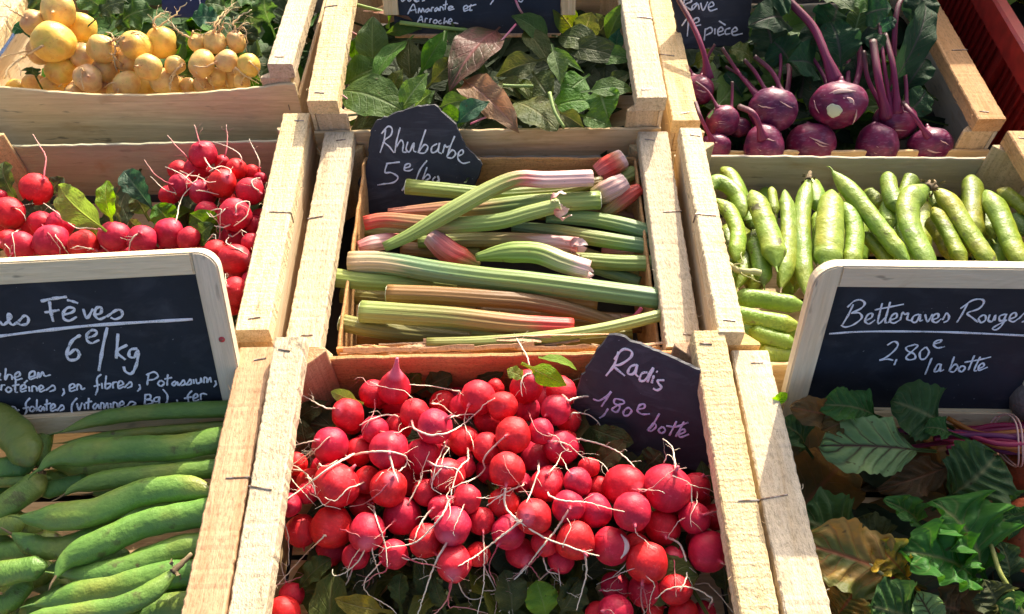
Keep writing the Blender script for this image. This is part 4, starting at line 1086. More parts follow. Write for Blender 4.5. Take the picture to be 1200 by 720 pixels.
# ------------------------------------------------------------------ rhubarb stalks
GR, GR2, OL, TE, BR = (0.22, 0.31, 0.065), (0.31, 0.38, 0.10), (0.25, 0.24, 0.055), (0.16, 0.27, 0.12), (0.25, 0.125, 0.035)
PK, RD, CRM, WP = (0.62, 0.17, 0.15), (0.60, 0.05, 0.035), (0.66, 0.46, 0.25), (0.76, 0.48, 0.43)
def rprof(th, s):
    t = math.sin(th)
    m = 1 + (.045 * math.cos(11 * th) + .03 * math.cos(5 * th + 3 * s)) * (1 if t > -.2 else 0)
    if t < -.3: m *= .80
    return m
ST = [  # front first: points, width, z, colour stops, (w at start, w at end factor), label
 ([(450,290),(482,275),(530,247),(575,222),(607,210),(640,211),(694,209)],18.5,[-.012,-.006,.004,.01,.012,.008,.004],[(0,GR),(.45,GR2),(.62,OL),(.74,PK),(.84,WP),(1,WP)],(.55,1.0),'long bent rhubarb stalk lying over the others, pale pink at its right end'),
 ([(409,308),(450,308),(510,318),(570,326),(620,331),(700,341),(777,351)],23,[-.022,-.02,-.018,-.016,-.016,-.018,-.02],[(0,CRM),(.12,(.5,.42,.22)),(.2,TE),(.5,GR),(1,TE)],(1.05,.95),'thickest pale green rhubarb stalk across the whole box with a creamy left end'),
 ([(423,365),(470,368),(530,372),(600,380),(640,382),(672,383)],22,[-.02,-.018,-.018,-.02,-.022,-.024],[(0,GR2),(.4,OL),(.7,(.36,.17,.05)),(.85,RD),(1,RD)],(1.05,.8),'thick stalk with a pale cut left end and a red rounded right end'),
 ([(454,344),(510,346),(570,350),(620,354),(680,366),(728,382)],18.5,[-.022,-.02,-.02,-.024,-.03,-.038],[(0,(.36,.19,.06)),(.4,BR),(1,(.17,.09,.03))],(1,.6),'brown rhubarb stalk between the thickest stalk and the red ended one'),
 ([(558,302),(568,300),(596,296),(630,297),(660,308),(690,317)],23,[-.02,-.018,-.014,-.012,-.014,-.018],[(0,GR),(.5,(.26,.37,.07)),(.78,(.45,.42,.2)),(.88,WP),(1,WP)],(.35,.9),'short swollen green stalk with a torn whitish pink end'),
 ([(505,277),(530,298),(562,312)],25,[-.008,-.014,-.024],[(0,WP),(.25,PK),(.6,RD),(1,OL)],(.8,.3),'pink and white tulip shaped rhubarb butt pointing up left'),
 ([(427,262),(452,258),(495,262),(525,264),(582,260),(620,250),(655,241)],17.5,[-.02,-.018,-.014,-.012,-.008,-.004,0],[(0,RD),(.12,(.48,.13,.06)),(.3,(.36,.20,.08)),(.6,GR),(1,GR2)],(.9,.9),'stalk with a red left end and a hollow split right end'),
 ([(455,250),(520,246),(560,246),(620,239),(703,235)],20,[-.024,-.022,-.018,-.014,-.012],[(0,(.5,.16,.10)),(.35,(.38,.22,.08)),(.6,GR),(.85,GR2),(1,GR)],(.5,1.0),'pinkish stalk ending in a thick square green cut at right'),
 ([(476,219),(530,224),(575,228),(620,226),(665,222),(706,212)],16,[-.012,-.014,-.016,-.018,-.018,-.016],[(0,(.28,.32,.05)),(.4,GR),(.8,OL),(1,(.2,.14,.05))],(1.05,.7),'olive stalk with a square cut end over the Rhubarbe slate'),
 ([(500,402),(560,401),(620,397),(700,387),(786,367)],13,[-.022,-.022,-.022,-.02,-.018],[(0,OL),(.5,GR2),(1,(.36,.42,.12))],(.8,1),'thin light green stalk along the torn front edge'),
 ([(640,256),(684,256),(730,264),(774,276)],17,[-.03,-.026,-.024,-.024],[(0,TE),(.5,GR),(1,TE)],(.6,1),'green stalk slanting down to the right box wall, upper of two'),
 ([(600,266),(650,272),(700,280),(766,290)],17,[-.036,-.034,-.03,-.03],[(0,TE),(.4,OL),(.7,GR),(1,TE)],(.6,1),'green and orange streaked stalk slanting to the right wall, lower of two'),
 ([(490,284),(560,281),(620,282),(677,288)],15.5,[-.036,-.034,-.03,-.026],[(0,GR),(.5,(.36,.28,.1)),(.75,(.45,.22,.12)),(.85,WP),(1,PK)],(.8,1.1),'straight stalk with a torn flaring pink right end'),
 ([(662,303),(720,308),(770,309)],17,[-.034,-.032,-.03],[(0,OL),(.5,GR),(1,GR2)],(.8,1),'short green stalk end cut square near the right box wall'),
 ([(388,325),(430,330),(482,333),(535,338)],18,[-.028,-.03,-.034,-.04],[(0,(.3,.36,.07)),(.6,GR),(1,OL)],(1.1,.9),'channelled green stalk sticking out over the left box wall'),
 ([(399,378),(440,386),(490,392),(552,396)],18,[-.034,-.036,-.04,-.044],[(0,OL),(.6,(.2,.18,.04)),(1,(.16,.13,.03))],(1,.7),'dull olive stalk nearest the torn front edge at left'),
 ([(430,383),(490,387),(570,391),(610,393)],16,[-.045]*4,[(0,TE),(1,OL)],(.8,.6),'bluish green stalk tucked under the red ended one'),
 ([(730,186),(716,194),(700,204)],24,[.0,-.004,-.012],[(0,WP),(.2,(.62,.24,.12)),(.5,RD),(1,PK)],(.9,.8),'short red butt with a slanting pale cut, topmost in the back right corner'),
 ([(732,213),(716,222),(696,232)],24,[-.006,-.01,-.02],[(0,WP),(.5,(.62,.36,.3)),(1,OL)],(.8,.8),'pale pink butt in the back right corner below the red topmost one'),
 ([(743,202),(722,214),(700,226)],15,[-.014,-.016,-.02],[(0,GR2),(1,OL)],(1.1,.9),'short green stalk end between two pink butts'),
 ([(750,221),(736,230),(708,252)],18,[-.012,-.016,-.03],[(0,RD),(.5,(.45,.1,.06)),(1,OL)],(.7,.7),'bright red butt against the right box wall at the back'),
 ([(420,290),(440,285),(472,281)],18,[-.03,-.03,-.034],[(0,PK),(.4,WP),(1,RD)],(.7,.7),'pale pink stalk end peeping out behind the thickest stalk at left'),
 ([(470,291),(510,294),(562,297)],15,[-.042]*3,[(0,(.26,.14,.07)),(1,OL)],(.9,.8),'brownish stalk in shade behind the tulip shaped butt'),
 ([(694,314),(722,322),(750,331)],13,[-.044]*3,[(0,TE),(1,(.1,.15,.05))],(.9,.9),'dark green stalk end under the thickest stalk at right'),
 ([(728,372),(742,372),(752,361)],5,[-.03,-.026,-.02],[(0,(.2,.1,.04)),(.5,(.4,.05,.08)),(1,(.5,.06,.12))],(1.5,.8),'thin magenta curled strip at the end of the brown stalk'),
 ([(705,296),(725,296),(742,294)],15,[-.055]*3,[(0,PK),(1,WP)],(.6,.6),'small pink stalk tip deep in shade near the right wall'),
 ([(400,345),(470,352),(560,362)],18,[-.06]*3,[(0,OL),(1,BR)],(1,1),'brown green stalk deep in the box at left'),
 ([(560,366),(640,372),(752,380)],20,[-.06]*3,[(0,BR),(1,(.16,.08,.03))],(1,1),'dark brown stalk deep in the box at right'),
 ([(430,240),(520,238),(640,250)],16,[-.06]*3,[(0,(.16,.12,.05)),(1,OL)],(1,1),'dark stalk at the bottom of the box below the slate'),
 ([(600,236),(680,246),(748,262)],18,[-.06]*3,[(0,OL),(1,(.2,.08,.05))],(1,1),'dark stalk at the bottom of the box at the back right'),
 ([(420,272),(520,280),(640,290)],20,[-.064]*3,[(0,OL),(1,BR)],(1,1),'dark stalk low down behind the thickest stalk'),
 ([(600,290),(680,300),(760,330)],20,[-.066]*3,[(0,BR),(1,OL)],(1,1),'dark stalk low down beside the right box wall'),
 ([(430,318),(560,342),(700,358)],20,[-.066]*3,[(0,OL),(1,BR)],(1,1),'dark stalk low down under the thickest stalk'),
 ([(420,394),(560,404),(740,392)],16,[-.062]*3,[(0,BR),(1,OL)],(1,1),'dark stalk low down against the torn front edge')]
placed = []
rnd = random.Random(44)
for k, (px, w, z, stops, (w0, w1), lab) in enumerate(ST):
    pts, hw = settle_chain(px, w * .56, [a - .010 for a in z], placed, 14, .002, .03, .72)
    q = catmull(pts, 28)
    o_c = q[14].copy()
    q = [p - o_c for p in q]
    bm = bmesh.new()
    f = lambda s: hw * (w0 + (1 - w0) * min(1, s * 3.2)) * (w1 + (1 - w1) * min(1, (1 - s) * 3.2))
    hint = (-FW * .6 + V((0, 0, .6))).normalized()
    sweep(bm, q, f, lambda s: f(s) * .80, hint, 44, rprof, True, None, .003, rnd)
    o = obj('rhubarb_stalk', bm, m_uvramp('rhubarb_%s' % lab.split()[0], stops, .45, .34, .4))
    o.location = o_c
    tag(o, lab, 'rhubarb', 'rhubarb stalks in the middle crate')
    Mo = Matrix.Translation(o_c)
    for end, ok in ((0, k in (2, 3, 8, 14, 15, 17, 18, 19)), (1, k in (7, 10, 11, 13, 1, 6))):
        if not ok: continue
        i = 0 if end == 0 else 27
        T = ((q[1] - q[0]) if end == 0 else (q[26] - q[27])).normalized()
        c = o_c + q[i]
        bm = bmesh.new()
        r = f(0.0 if end == 0 else 1.0)
        sweep(bm, [c - T * .0012, c - T * .0008, c + T * .0004], lambda s: r * (.80, .92, .93)[round(s * 2)], lambda s: r * (.80, .92, .93)[round(s * 2)] * .8, hint, 18, rprof)
        child_world('cut_face', bm, M_CUT, o, Mo, False)
    if k in (4, 6, 12):      # ragged torn skin at the right end
        c = o_c + q[27]; T = (q[27] - q[25]).normalized()
        bm = bmesh.new()
        for j in range(6):
            a = rnd.uniform(0, 6.28)
            sd = (T.orthogonal() * math.cos(a) + T.cross(T.orthogonal()) * math.sin(a))
            leaf_bm(bm, c - T * .008 + sd * hw * .6, c + T * rnd.uniform(.004, .012) + sd * hw * rnd.uniform(.5, 1.25), .009, sd, rnd, 'strap', .2, .2, .3, 2, 0, N=6, K=2)
        child_world('torn_skin', bm, m_uvramp('torn_skin', [(0, PK), (.5, WP), (1, (.74, .6, .55))], .6), o, Mo)

# ------------------------------------------------------------------ broad beans
def pod(px, w, z, mat, placed, label, group, rnd, calyx=1, beak=0, drop=.05, flat=.74, k=.66):
    """px runs from the pointed end (s=0) to the stalk end (s=1)"""
    pts, hw = settle_chain(px, w / 2, z, placed, 12, .002, drop, k)
    n = 56
    q = catmull(pts, n)
    o_c = q[n // 2].copy()
    q = [p - o_c for p in q]
    Lp = sum((a - b).length for a, b in zip(q, q[1:]))
    nb = max(3, int(Lp / .021)); ph = rnd.uniform(0, 6.28)
    def f(s):
        tip = min(1, (s / .2)) ** .7 if s < .2 else 1
        st = min(1, ((1 - s) / .16)) ** .6 if s > .84 else 1
        return hw * max(.10, tip * st) * (1 + .022 * math.sin(nb * 6.283 * s + ph + 1.5 * math.sin(7 * s + ph))) * (1 + .06 * math.sin(4 * s + ph))
    hint = (-FW * .7 + V((rnd.uniform(-.45, .45), rnd.uniform(-.3, .3), .6))).normalized()
    bm = bmesh.new()
    sweep(bm, q, f, lambda s: f(s) * flat, hint, 18, lambda th, s: 1 + .035 * math.cos(th) ** 8 + .012 * math.sin(5 * th + s * 17 + ph) + .026 * noise.noise(V((math.cos(th) * 1.2, math.sin(th) * 1.2, s * Lp * 55 + ph))), True)
    o = obj('bean_pod', bm, mat)
    o.location = o_c
    tag(o, label, 'bean pod', group)
    Mo = Matrix.Translation(o_c)
    a = o_c + q[0]; T = (q[0] - q[2]).normalized()
    bm = bmesh.new()
    up = V((0, 0, 1))
    tube(bm, [a - T * .003, a + T * .004 + up * .001, a + T * .009 + up * rnd.uniform(-.002, .004)], hw * .14, hw * .05, 8, 6)
    child_world('beak', bm, M_BROWN if beak else mat, o, Mo)
    if calyx:
        a = o_c + q[-1]; T = (q[-1] - q[-3]).normalized()
        bm = bmesh.new()
        tube(bm, [a - T * .004, a + T * .003, a + T * (.007 + .004 * calyx)], hw * .42, hw * .22, 8, 8, .0003, rnd)
        for j in range(5):
            s_ = T.orthogonal(); s_.rotate(Matrix.Rotation(j * 1.26 + ph, 3, T))
            leaf_bm(bm, a - T * .001 + s_ * hw * .35, a + T * rnd.uniform(-.010, .004) + s_ * hw * rnd.uniform(.6, .95), .005, s_, rnd, 'lance', .2, .1, .3, 2, 0, N=6, K=2)
        child_world('calyx', bm, M_BROWN, o, Mo)
    return o
b3 = lambda l: [(x / 2.768, 460 + y / 2.768) for x, y in l]
rnd = random.Random(8)
PL = [([(25,760),(130,735),(260,715),(400,690),(500,640),(572,572)],66,.008,2,'pod lowest in front, with its stubby stalk pointing up right'),
 ([(60,405),(120,408),(300,390),(450,330),(600,310),(708,330)],84,.0,1,'long light green pod with two sun patches, ending at the right rail'),
 ([(178,605),(225,540),(350,480),(500,420),(735,372)],92,-.002,0,'fat pod with a brown scar and a hooked pale tip'),
 ([(120,256),(200,205),(400,185),(600,175),(800,118)],90,-.006,0,'broad dark pod second from the Fèves board'),
 ([(205,335),(250,308),(350,285),(550,262),(770,236)],62,-.012,0,'narrow yellowish pod with a dry brown tip'),
 ([(195,130),(330,85),(520,62),(800,54)],56,-.014,0,'straight pod right under the Fèves board lettering'),
 ([(190,588),(350,585),(500,535),(600,500),(740,485)],84,-.012,0,'green pod under the fat scarred pod'),
 ([(105,690),(250,655),(400,622),(550,592),(720,590)],84,-.014,0,'green pod just behind the lowest front pod'),
 ([(-80,75),(0,100),(60,150),(108,235)],112,-.004,0,'very fat pod cut by the left picture edge below the board'),
 ([(36,458),(120,500),(200,505),(300,470),(450,415)],74,-.018,0,'pod with a curved tip, half hidden between two long pods'),
 ([(-80,400),(-10,380),(60,340),(150,272)],84,-.012,0,'glossy dark pod pointing up right at the left edge'),
 ([(-80,610),(0,590),(80,575),(155,562)],74,-.014,0,'pod tip at the left edge level with the hooked tip'),
 ([(-80,250),(0,245),(60,240),(112,238)],72,-.016,0,'dark pod under the very fat pod at the left edge'),
 ([(180,90),(150,120),(138,180),(132,250)],52,-.022,1,'short upright brownish pod with a withered cap'),
 ([(440,760),(550,700),(760,672)],86,-.016,0,'dark pod in the lower right corner by the rail'),
 ([(200,165),(420,135),(600,118),(790,100)],34,-.024,0,'thin strip of pod between the two back pods'),
 ([(120,330),(200,305),(300,280)],56,-.026,0,'small dark pod behind the yellowish pod'),
 ([(-60,440),(0,432),(80,428)],62,-.026,0,'dark pod deep at the left edge'),
 ([(-50,292),(40,290),(170,280)],34,-.024,0,'thin pod edge above the glossy dark pod'),
 ([(-40,700),(30,680),(95,600)],70,-.034,0,'nearly black pod deep in the lower left corner'),
 ([(150,575),(260,560),(420,520)],70,-.036,0,'pod deep under the fat scarred pod'),
 ([(330,440),(500,400),(720,360)],70,-.036,0,'pod deep under the long light green pod'),
 ([(-40,520),(60,510),(200,470)],70,-.04,0,'pod in the dark gap at left'),
 ([(200,660),(420,680),(700,640)],80,-.04,0,'pod deep behind the lowest front pod'),
 ([(150,230),(400,250),(740,200)],76,-.04,0,'pod deep under the broad dark pod')]
for k, (ax, ay, bx, by) in enumerate(((-60,470,120,560),(0,640,180,560),(20,560,240,640),(-60,330,60,250),(60,720,240,640),(180,520,420,470),(380,560,700,470),(400,640,690,540),(90,300,330,240),(-60,540,90,640),(-20,690,140,730),(300,330,640,260),(-40,380,140,450),(60,600,330,560))):
    PL.append(([(ax, ay), ((ax + bx) / 2, (ay + by) / 2 + 8), (bx, by)], 78, -.044 - .004 * (k % 3), 0, 'pod at the bottom of the pile, ' + ['left of the curved tipped one', 'below the hooked tip', 'under the hooked tip', 'under the very fat one', 'behind the lowest one', 'under the scarred one', 'below the scarred one', 'near the rail', 'under the broad dark one', 'in the dark left gap', 'in the lower left corner', 'under the narrow one', 'by the curved tip', 'beneath the scarred one'][k]))
for k in range(9):
    y0 = 740 + (k // 2) * 52
    xa = (-40, 250)[k % 2] + rnd.uniform(-20, 20)
    PL.append(([(xa, y0 + 30), (xa + 190, y0 + rnd.uniform(-10, 30)), (xa + 420, y0 - 10)], 84, -.026 - .004 * (k % 3), 0, 'pod below the picture edge at the front of its crate, ' + ['first', 'second', 'third', 'fourth', 'fifth', 'sixth', 'seventh', 'eighth', 'ninth'][k] + ' forward'))
for k in range(7):
    y0 = 120 + k * 95
    PL.append(([(-430, y0 + 60), (-250, y0 + rnd.uniform(0, 40)), (-70, y0)], 84, -.022 - .004 * (k % 3), 0, 'pod beyond the left picture edge, ' + ['first', 'second', 'third', 'fourth', 'fifth', 'sixth', 'seventh'][k] + ' from the back'))
placed = []
for px, w, z, cal, lab in PL:
    if not cal and px[-1][0] > 660: px = px[:-1] + [(px[-1][0] + 75, px[-1][1] - 4)]
    pod(b3(px), w / 2.768, z - .014, M_PODL, placed, 'broad bean ' + lab, 'broad bean pods in the left front crate', rnd, cal, 1 if 'tip' in lab or 'narrow' in lab else 0)

r8 = lambda l: [(815 + x / 2.77, 180 + y / 2.77) for x, y in l]
r9 = lambda l: [(980 + x / 5.4545, 190 + y / 5.4545) for x, y in l]
Rr, Yy = M_PODR, M_PODY
PR = [(r8([(262,372),(250,300),(215,195),(182,120)]),26,.004,Rr,0,'bright shiny pod hanging in the middle left of the crate'),
 (r8([(278,440),(300,330),(302,210),(290,118)]),20,-.002,Rr,0,'bright pod with a dark tip right of the shiny hanging pod'),
 (r8([(428,392),(432,320),(436,230),(442,118)]),28,.006,Yy,0,'broad straight upright pod left of the blackboard top'),
 (r9([(620,760),(560,600),(470,400),(470,250),(590,155)]),27,.006,Rr,1,'brightest curved pod with a dry stalk, above the board lettering'),
 (r9([(1040,720),(860,470),(730,270),(628,165)]),24,.002,Yy,1,'long orange tinted pod sharing the dry stalk'),
 ([(975,200),(1003,232),(1031,267),(1066,311)],20,.004,Rr,0,'slim pod running diagonally down to the blackboard edge'),
 (r9([(1240,740),(1130,540),(1050,350),(955,180)]),25,-.004,Yy,0,'long bumpy pod beside the right back corner'),
 (r9([(880,520),(878,400),(876,230),(868,85)]),26,-.006,Yy,0,'upright rounded pod second from the right back corner'),
 (r8([(40,130),(70,92),(130,130),(158,210)]),18,.0,Rr,0,'arched pod at the left back corner'),
 (r8([(60,145),(110,190),(138,260),(128,350)]),20,.002,Rr,0,'curved pod along the left rail'),
 (r8([(362,470),(348,340),(345,200),(368,80)]),19,-.004,Rr,1,'upright pod with a dry yellow stalk at the top'),
 ([(994,320),(1001,290),(1000,262),(988,236)],22,-.002,Rr,0,'shiny pod end right of the broad straight pod'),
 (r9([(820,680),(760,540),(690,400),(620,290)]),22,-.008,Yy,0,'dull pod between the brightest and the orange tinted pod'),
 (r8([(365,500),(220,474),(120,470)]),21,-.004,Rr,0,'upper lying pod in the front left with three sun spots'),
 (r8([(345,562),(220,540),(90,508)]),20,.0,Rr,0,'second lying pod in the front left with a bright streak'),
 (r8([(330,622),(250,600),(172,572)]),20,-.006,Rr,0,'third lying pod in the front left, short and plump'),
 (r8([(340,655),(280,655),(200,650)]),20,-.014,Rr,0,'lowest lying pod at the front board'),
 (r8([(235,620),(200,612),(160,605)]),13,-.014,Rr,0,'small pod end under the third lying pod'),
 (r8([(222,430),(212,350),(185,270)]),20,-.010,Rr,0,'green pod under the bright shiny pod'),
 (r8([(135,440),(165,340),(200,245)]),18,-.012,Yy,0,'darker pod leaning right behind the curved one'),
 (r8([(90,430),(105,390),(130,350)]),20,-.018,Yy,0,'pod stub low along the left rail'),
 (r8([(155,175),(125,90),(85,45)]),20,-.012,Yy,0,'yellowish pod tip against the back board at left'),
 (r9([(400,330),(345,190),(325,62)]),18,-.012,Rr,0,'pointed pod tip against the dark back board'),
 (r9([(430,260),(460,160),(497,88)]),19,-.016,Yy,0,'pod with a thread like tip beside the pointed one'),
 (r9([(345,430),(330,300),(372,238)]),17,-.010,Rr,0,'small pod below the pointed tip'),
 (r9([(490,640),(450,500),(405,370)]),17,-.014,Rr,0,'dark edged pod under the brightest pod'),
 (r9([(370,680),(280,560),(170,450)]),20,-.012,Yy,0,'pod crossing under the slim diagonal pod'),
 (r9([(1260,350),(1150,250),(1030,175)]),18,-.010,Yy,0,'pod wedged in the right back corner'),
 (r8([(260,200),(252,150),(247,108)]),11,-.018,Yy,0,'thin dry pod tip between the two bright pods'),
 (r8([(392,360),(398,270),(392,190)]),14,-.016,Rr,0,'dark pod left of the broad straight pod'),
 (r8([(400,190),(390,130),(362,82)]),20,-.014,Rr,0,'pod behind the dry yellow stalk'),
 (r8([(185,250),(175,190),(170,150)]),18,-.018,Rr,0,'pod behind the bright shiny one at the top'),
 (r9([(660,300),(625,240),(612,190)]),12,-.016,Rr,0,'narrow pod hidden behind the dry stalk'),
 (r9([(120,330),(60,250),(20,200)]),18,-.018,Yy,0,'pod in shade behind the slim diagonal pod'),
 (r9([(300,300),(240,230),(180,180)]),16,-.022,Yy,0,'brownish pod deep by the back board'),
 (r9([(1240,470),(1180,400),(1130,330)]),18,-.02,M_PODL,0,'dark green pod at the right picture edge'),
 (r8([(10,330),(12,250),(14,140)]),16,-.010,Rr,0,'pale pod squeezed against the left rail'),
 (r8([(320,430),(315,330),(325,200)]),18,-.03,Yy,0,'pod deep between the bright pods'),
 (r9([(60,620),(20,500),(0,380)]),20,-.03,Yy,0,'pod deep behind the board top'),
 (r9([(760,640),(680,480),(600,350)]),22,-.034,Yy,0,'pod deep under the orange tinted pod'),
 (r9([(1000,500),(940,330),(900,200)]),22,-.034,Yy,0,'pod deep under the upright rounded pod'),
 (r8([(90,300),(60,240),(50,180)]),18,-.03,Yy,0,'pod deep in the left back corner')]
for k, (ax, ay, bx, by) in enumerate(((30,420,60,250),(120,430,100,230),(180,460,200,280),(300,470,290,260),(220,300,230,110),(330,340,340,180),(420,380,400,200),(480,340,480,180),(520,380,540,190),(150,330,120,130),(60,640,200,560),(180,700,330,640),(240,540,345,600),(560,330,600,160),(640,330,660,140),(720,340,740,150),(820,350,830,150),(900,340,880,120),(980,380,960,140))):
    PR.append((r8([(ax, ay), ((ax + bx) / 2 + 6, (ay + by) / 2), (bx, by)]), 23, -.052 - .006 * (k % 2), (Rr, Yy)[k % 2], 0, 'bottom pod ' + ('by the left rail', 'under the curved pod', 'under the shiny hanging pod', 'under the dark tipped pod', 'behind the shiny hanging pod', 'under the stalked upright pod', 'under the broad straight pod', 'right of the broad straight pod', 'under the slim diagonal pod', 'under the arched pod', 'at the front left', 'at the front board', 'beside the lying pods', 'below the pointed tip', 'under the brightest pod', 'under the dull pod', 'under the orange tinted pod', 'under the upright rounded pod', 'under the bumpy pod')[k]))
ON = ['first', 'second', 'third', 'fourth', 'fifth', 'sixth', 'seventh', 'eighth', 'ninth', 'tenth', 'eleventh', 'twelfth']
for k in range(12):
    x0 = 965 + k * 31
    PR.append(([(x0 + 14, 418), (x0 + rnd.uniform(-8, 8), 375), (x0 + rnd.uniform(-14, 8), 318)], 24, -.040, (Rr, Yy)[k % 2], 0, 'pod hidden behind the Betteraves board, ' + ON[k] + ' from the left'))
for k in range(5):
    x0 = 1222 + k * 24
    PR.append(([(x0 + 30, 330), (x0 + 14, 270), (x0 - 8, 205)], 24, -.012 - .004 * k, (Yy, Rr)[k % 2], 0, 'pod just beyond the right picture edge, ' + ON[k] + ' outward'))
placed = []
for px, w, z, m, cal, lab in PR:
    pod(px, w * 1.05, z - .008, m, placed, lab, 'bean pods in the right crate', rnd, cal, 1 if 'dark tip' in lab or 'dry pod' in lab else 0)
bm = bmesh.new()     # withered tendril on the left rail side
w3 = [P(x, y, z) for (x, y), z in zip([(838, 270), (842, 300), (856, 312), (872, 318), (890, 320)], (.0, .004, .006, .004, .0))]
tube(bm, w3, .0012, .0035, 16, 6, .0006, rnd)
for k in range(6): tube(bm, [w3[k % 4], w3[k % 4] + V((rnd.uniform(-.012, .012), rnd.uniform(-.012, .012), rnd.uniform(0, .008))), w3[k % 4] + V((rnd.uniform(-.022, .022), rnd.uniform(-.022, .02), .004))], .0008, .0004, 8, 5, .0006, rnd)
tag(obj('withered_tendril', bm, m_uvramp('withered', [(0, (.35, .32, .12)), (1, (.42, .42, .2))], .8)), 'withered pale stem curling beside the left rail of the right bean crate', 'stem')

# ------------------------------------------------------------------ kohlrabi
KP = [(982,123,32,0.005,None,'biggest kohlrabi with a round pale cut and white scars'),(905,130,27,.0,None,'round kohlrabi with a slashed pale scar, left of the biggest'),(818,106,19,.0,None,'pinkish striped kohlrabi against the left rail'),(895,171,23,-0.016,None,'bright pink kohlrabi with a thick neck at the front board'),
      (838,172,18,-0.022,None,'pink kohlrabi in the front left corner'),(950,171,27,-0.034,None,'dark wine kohlrabi at the front board under the biggest one'),(1048,143,25,-0.015,None,'kohlrabi with two tall stems, right of the biggest'),(1028,170,24,-0.032,None,'dark kohlrabi with an orange scar at the front board'),(1090,170,24,-0.032,None,'rightmost kohlrabi against the right wall'),(847,143,19,-.006,None,'red striped kohlrabi behind the front left one'),(866,150,13,-.024,None,'small dark kohlrabi in the shaded gap')]
ko_ = [0, 3, 4, 5, 7, 8, 1, 2, 6, 9, 10]
sp_ = settle_spheres([(KP[i][0], KP[i][1], KP[i][2], KP[i][3] - .03) for i in ko_], lambda x, y: 0, k=.9)
SPK = [sp_[ko_.index(i)] for i in range(len(KP))]
K_ME = [lathe_mesh('kohlrabi', M_KOHL, 40 + i, ball_prof(1.02, squash=(.84, .95, .88, 1.0)[i]), bump=.12) for i in range(4)]
rnd = random.Random(19)
KO = []
for i, ((px, py, rp, dz, _, lab), (c, r)) in enumerate(zip(KP, SPK)):
    ax = V((rnd.uniform(-.3, .3), .75, .75))
    o, M = place(K_ME[i % 4], 'kohlrabi', c, r, ax, rnd)
    tag(o, lab, 'kohlrabi', 'purple kohlrabi in the back right crate')
    KO.append((o, M, c, r))
    to = (CAM - c).normalized()
    for k in range(0 if i == 0 else 2):          # crescent leaf scars hug the bulb
        a0 = rnd.uniform(0, 6.28); tl = rnd.uniform(.25, .7)
        X = to.cross(V((0, 0, 1))).normalized(); Y = X.cross(to)
        cen = to * math.cos(tl) + (X * math.cos(a0) + Y * math.sin(a0)) * math.sin(tl)
        cen.normalize()
        t1 = (X + cen * -cen.dot(X)).normalized()
        t2 = cen.cross(t1)
        pts = []
        ln = rnd.uniform(.3, .55)
        for j in range(9):
            u = (j / 8 - .5)
            d = cen + t1 * u * ln * 2 + t2 * (rnd.uniform(.05, .09) * (1 - 4 * u * u))
            pts.append(c + d.normalized() * r * .995)
        bm = bmesh.new()
        wd = r * (rnd.uniform(.02, .05) if i else (.10, .07, .12, .05, .08)[k])
        sweep(bm, catmull(pts, 18), lambda s: wd * math.sin(math.pi * min(.97, max(.03, s))), lambda s: wd * .35, cen, 8)
        child_world('leaf_scar', bm, M_SCAR, o, M)
c, r = SPK[0]
def on_ball(x, y, c, r):
    d = ray(x, y).normalized(); oc = CAM - c; b = d.dot(oc); q = b * b - (oc.dot(oc) - r * r)
    return CAM + d * (-b - math.sqrt(max(0, q)))
for pl, wd in (([(966, 112), (984, 107), (1003, 107)], .085), ([(988, 115), (997, 119), (1000, 127)], .11), ([(1004, 128), (1003, 137), (999, 146)], .045), ([(954, 118), (956, 126), (960, 133)], .03)):
    bm = bmesh.new()
    q = catmull([on_ball(x, y, c, r) for x, y in pl], 16)
    sweep(bm, q, lambda s: r * wd * math.sin(math.pi * min(.95, max(.05, s))), lambda s: r * .012, (q[8] - c).normalized(), 8)
    child_world('leaf_scar', bm, M_SCAR, KO[0][0], KO[0][1])
bm = bmesh.new()
to = ((CAM - c).normalized() + V((-.12, -.12, -.18))).normalized()
sweep(bm, [c + to * r * .9, c + to * r * 1.03, c + to * r * 1.05], lambda s: r * (.27, .26, .20)[round(s * 2)], lambda s: r * (.24, .23, .18)[round(s * 2)], V((0, 0, 1)), 24, lambda th, s: 1 + .07 * math.sin(3 * th) + .05 * math.sin(7 * th + 1))
child_world('round_cut', bm, M_CUT, KO[0][0], KO[0][1])
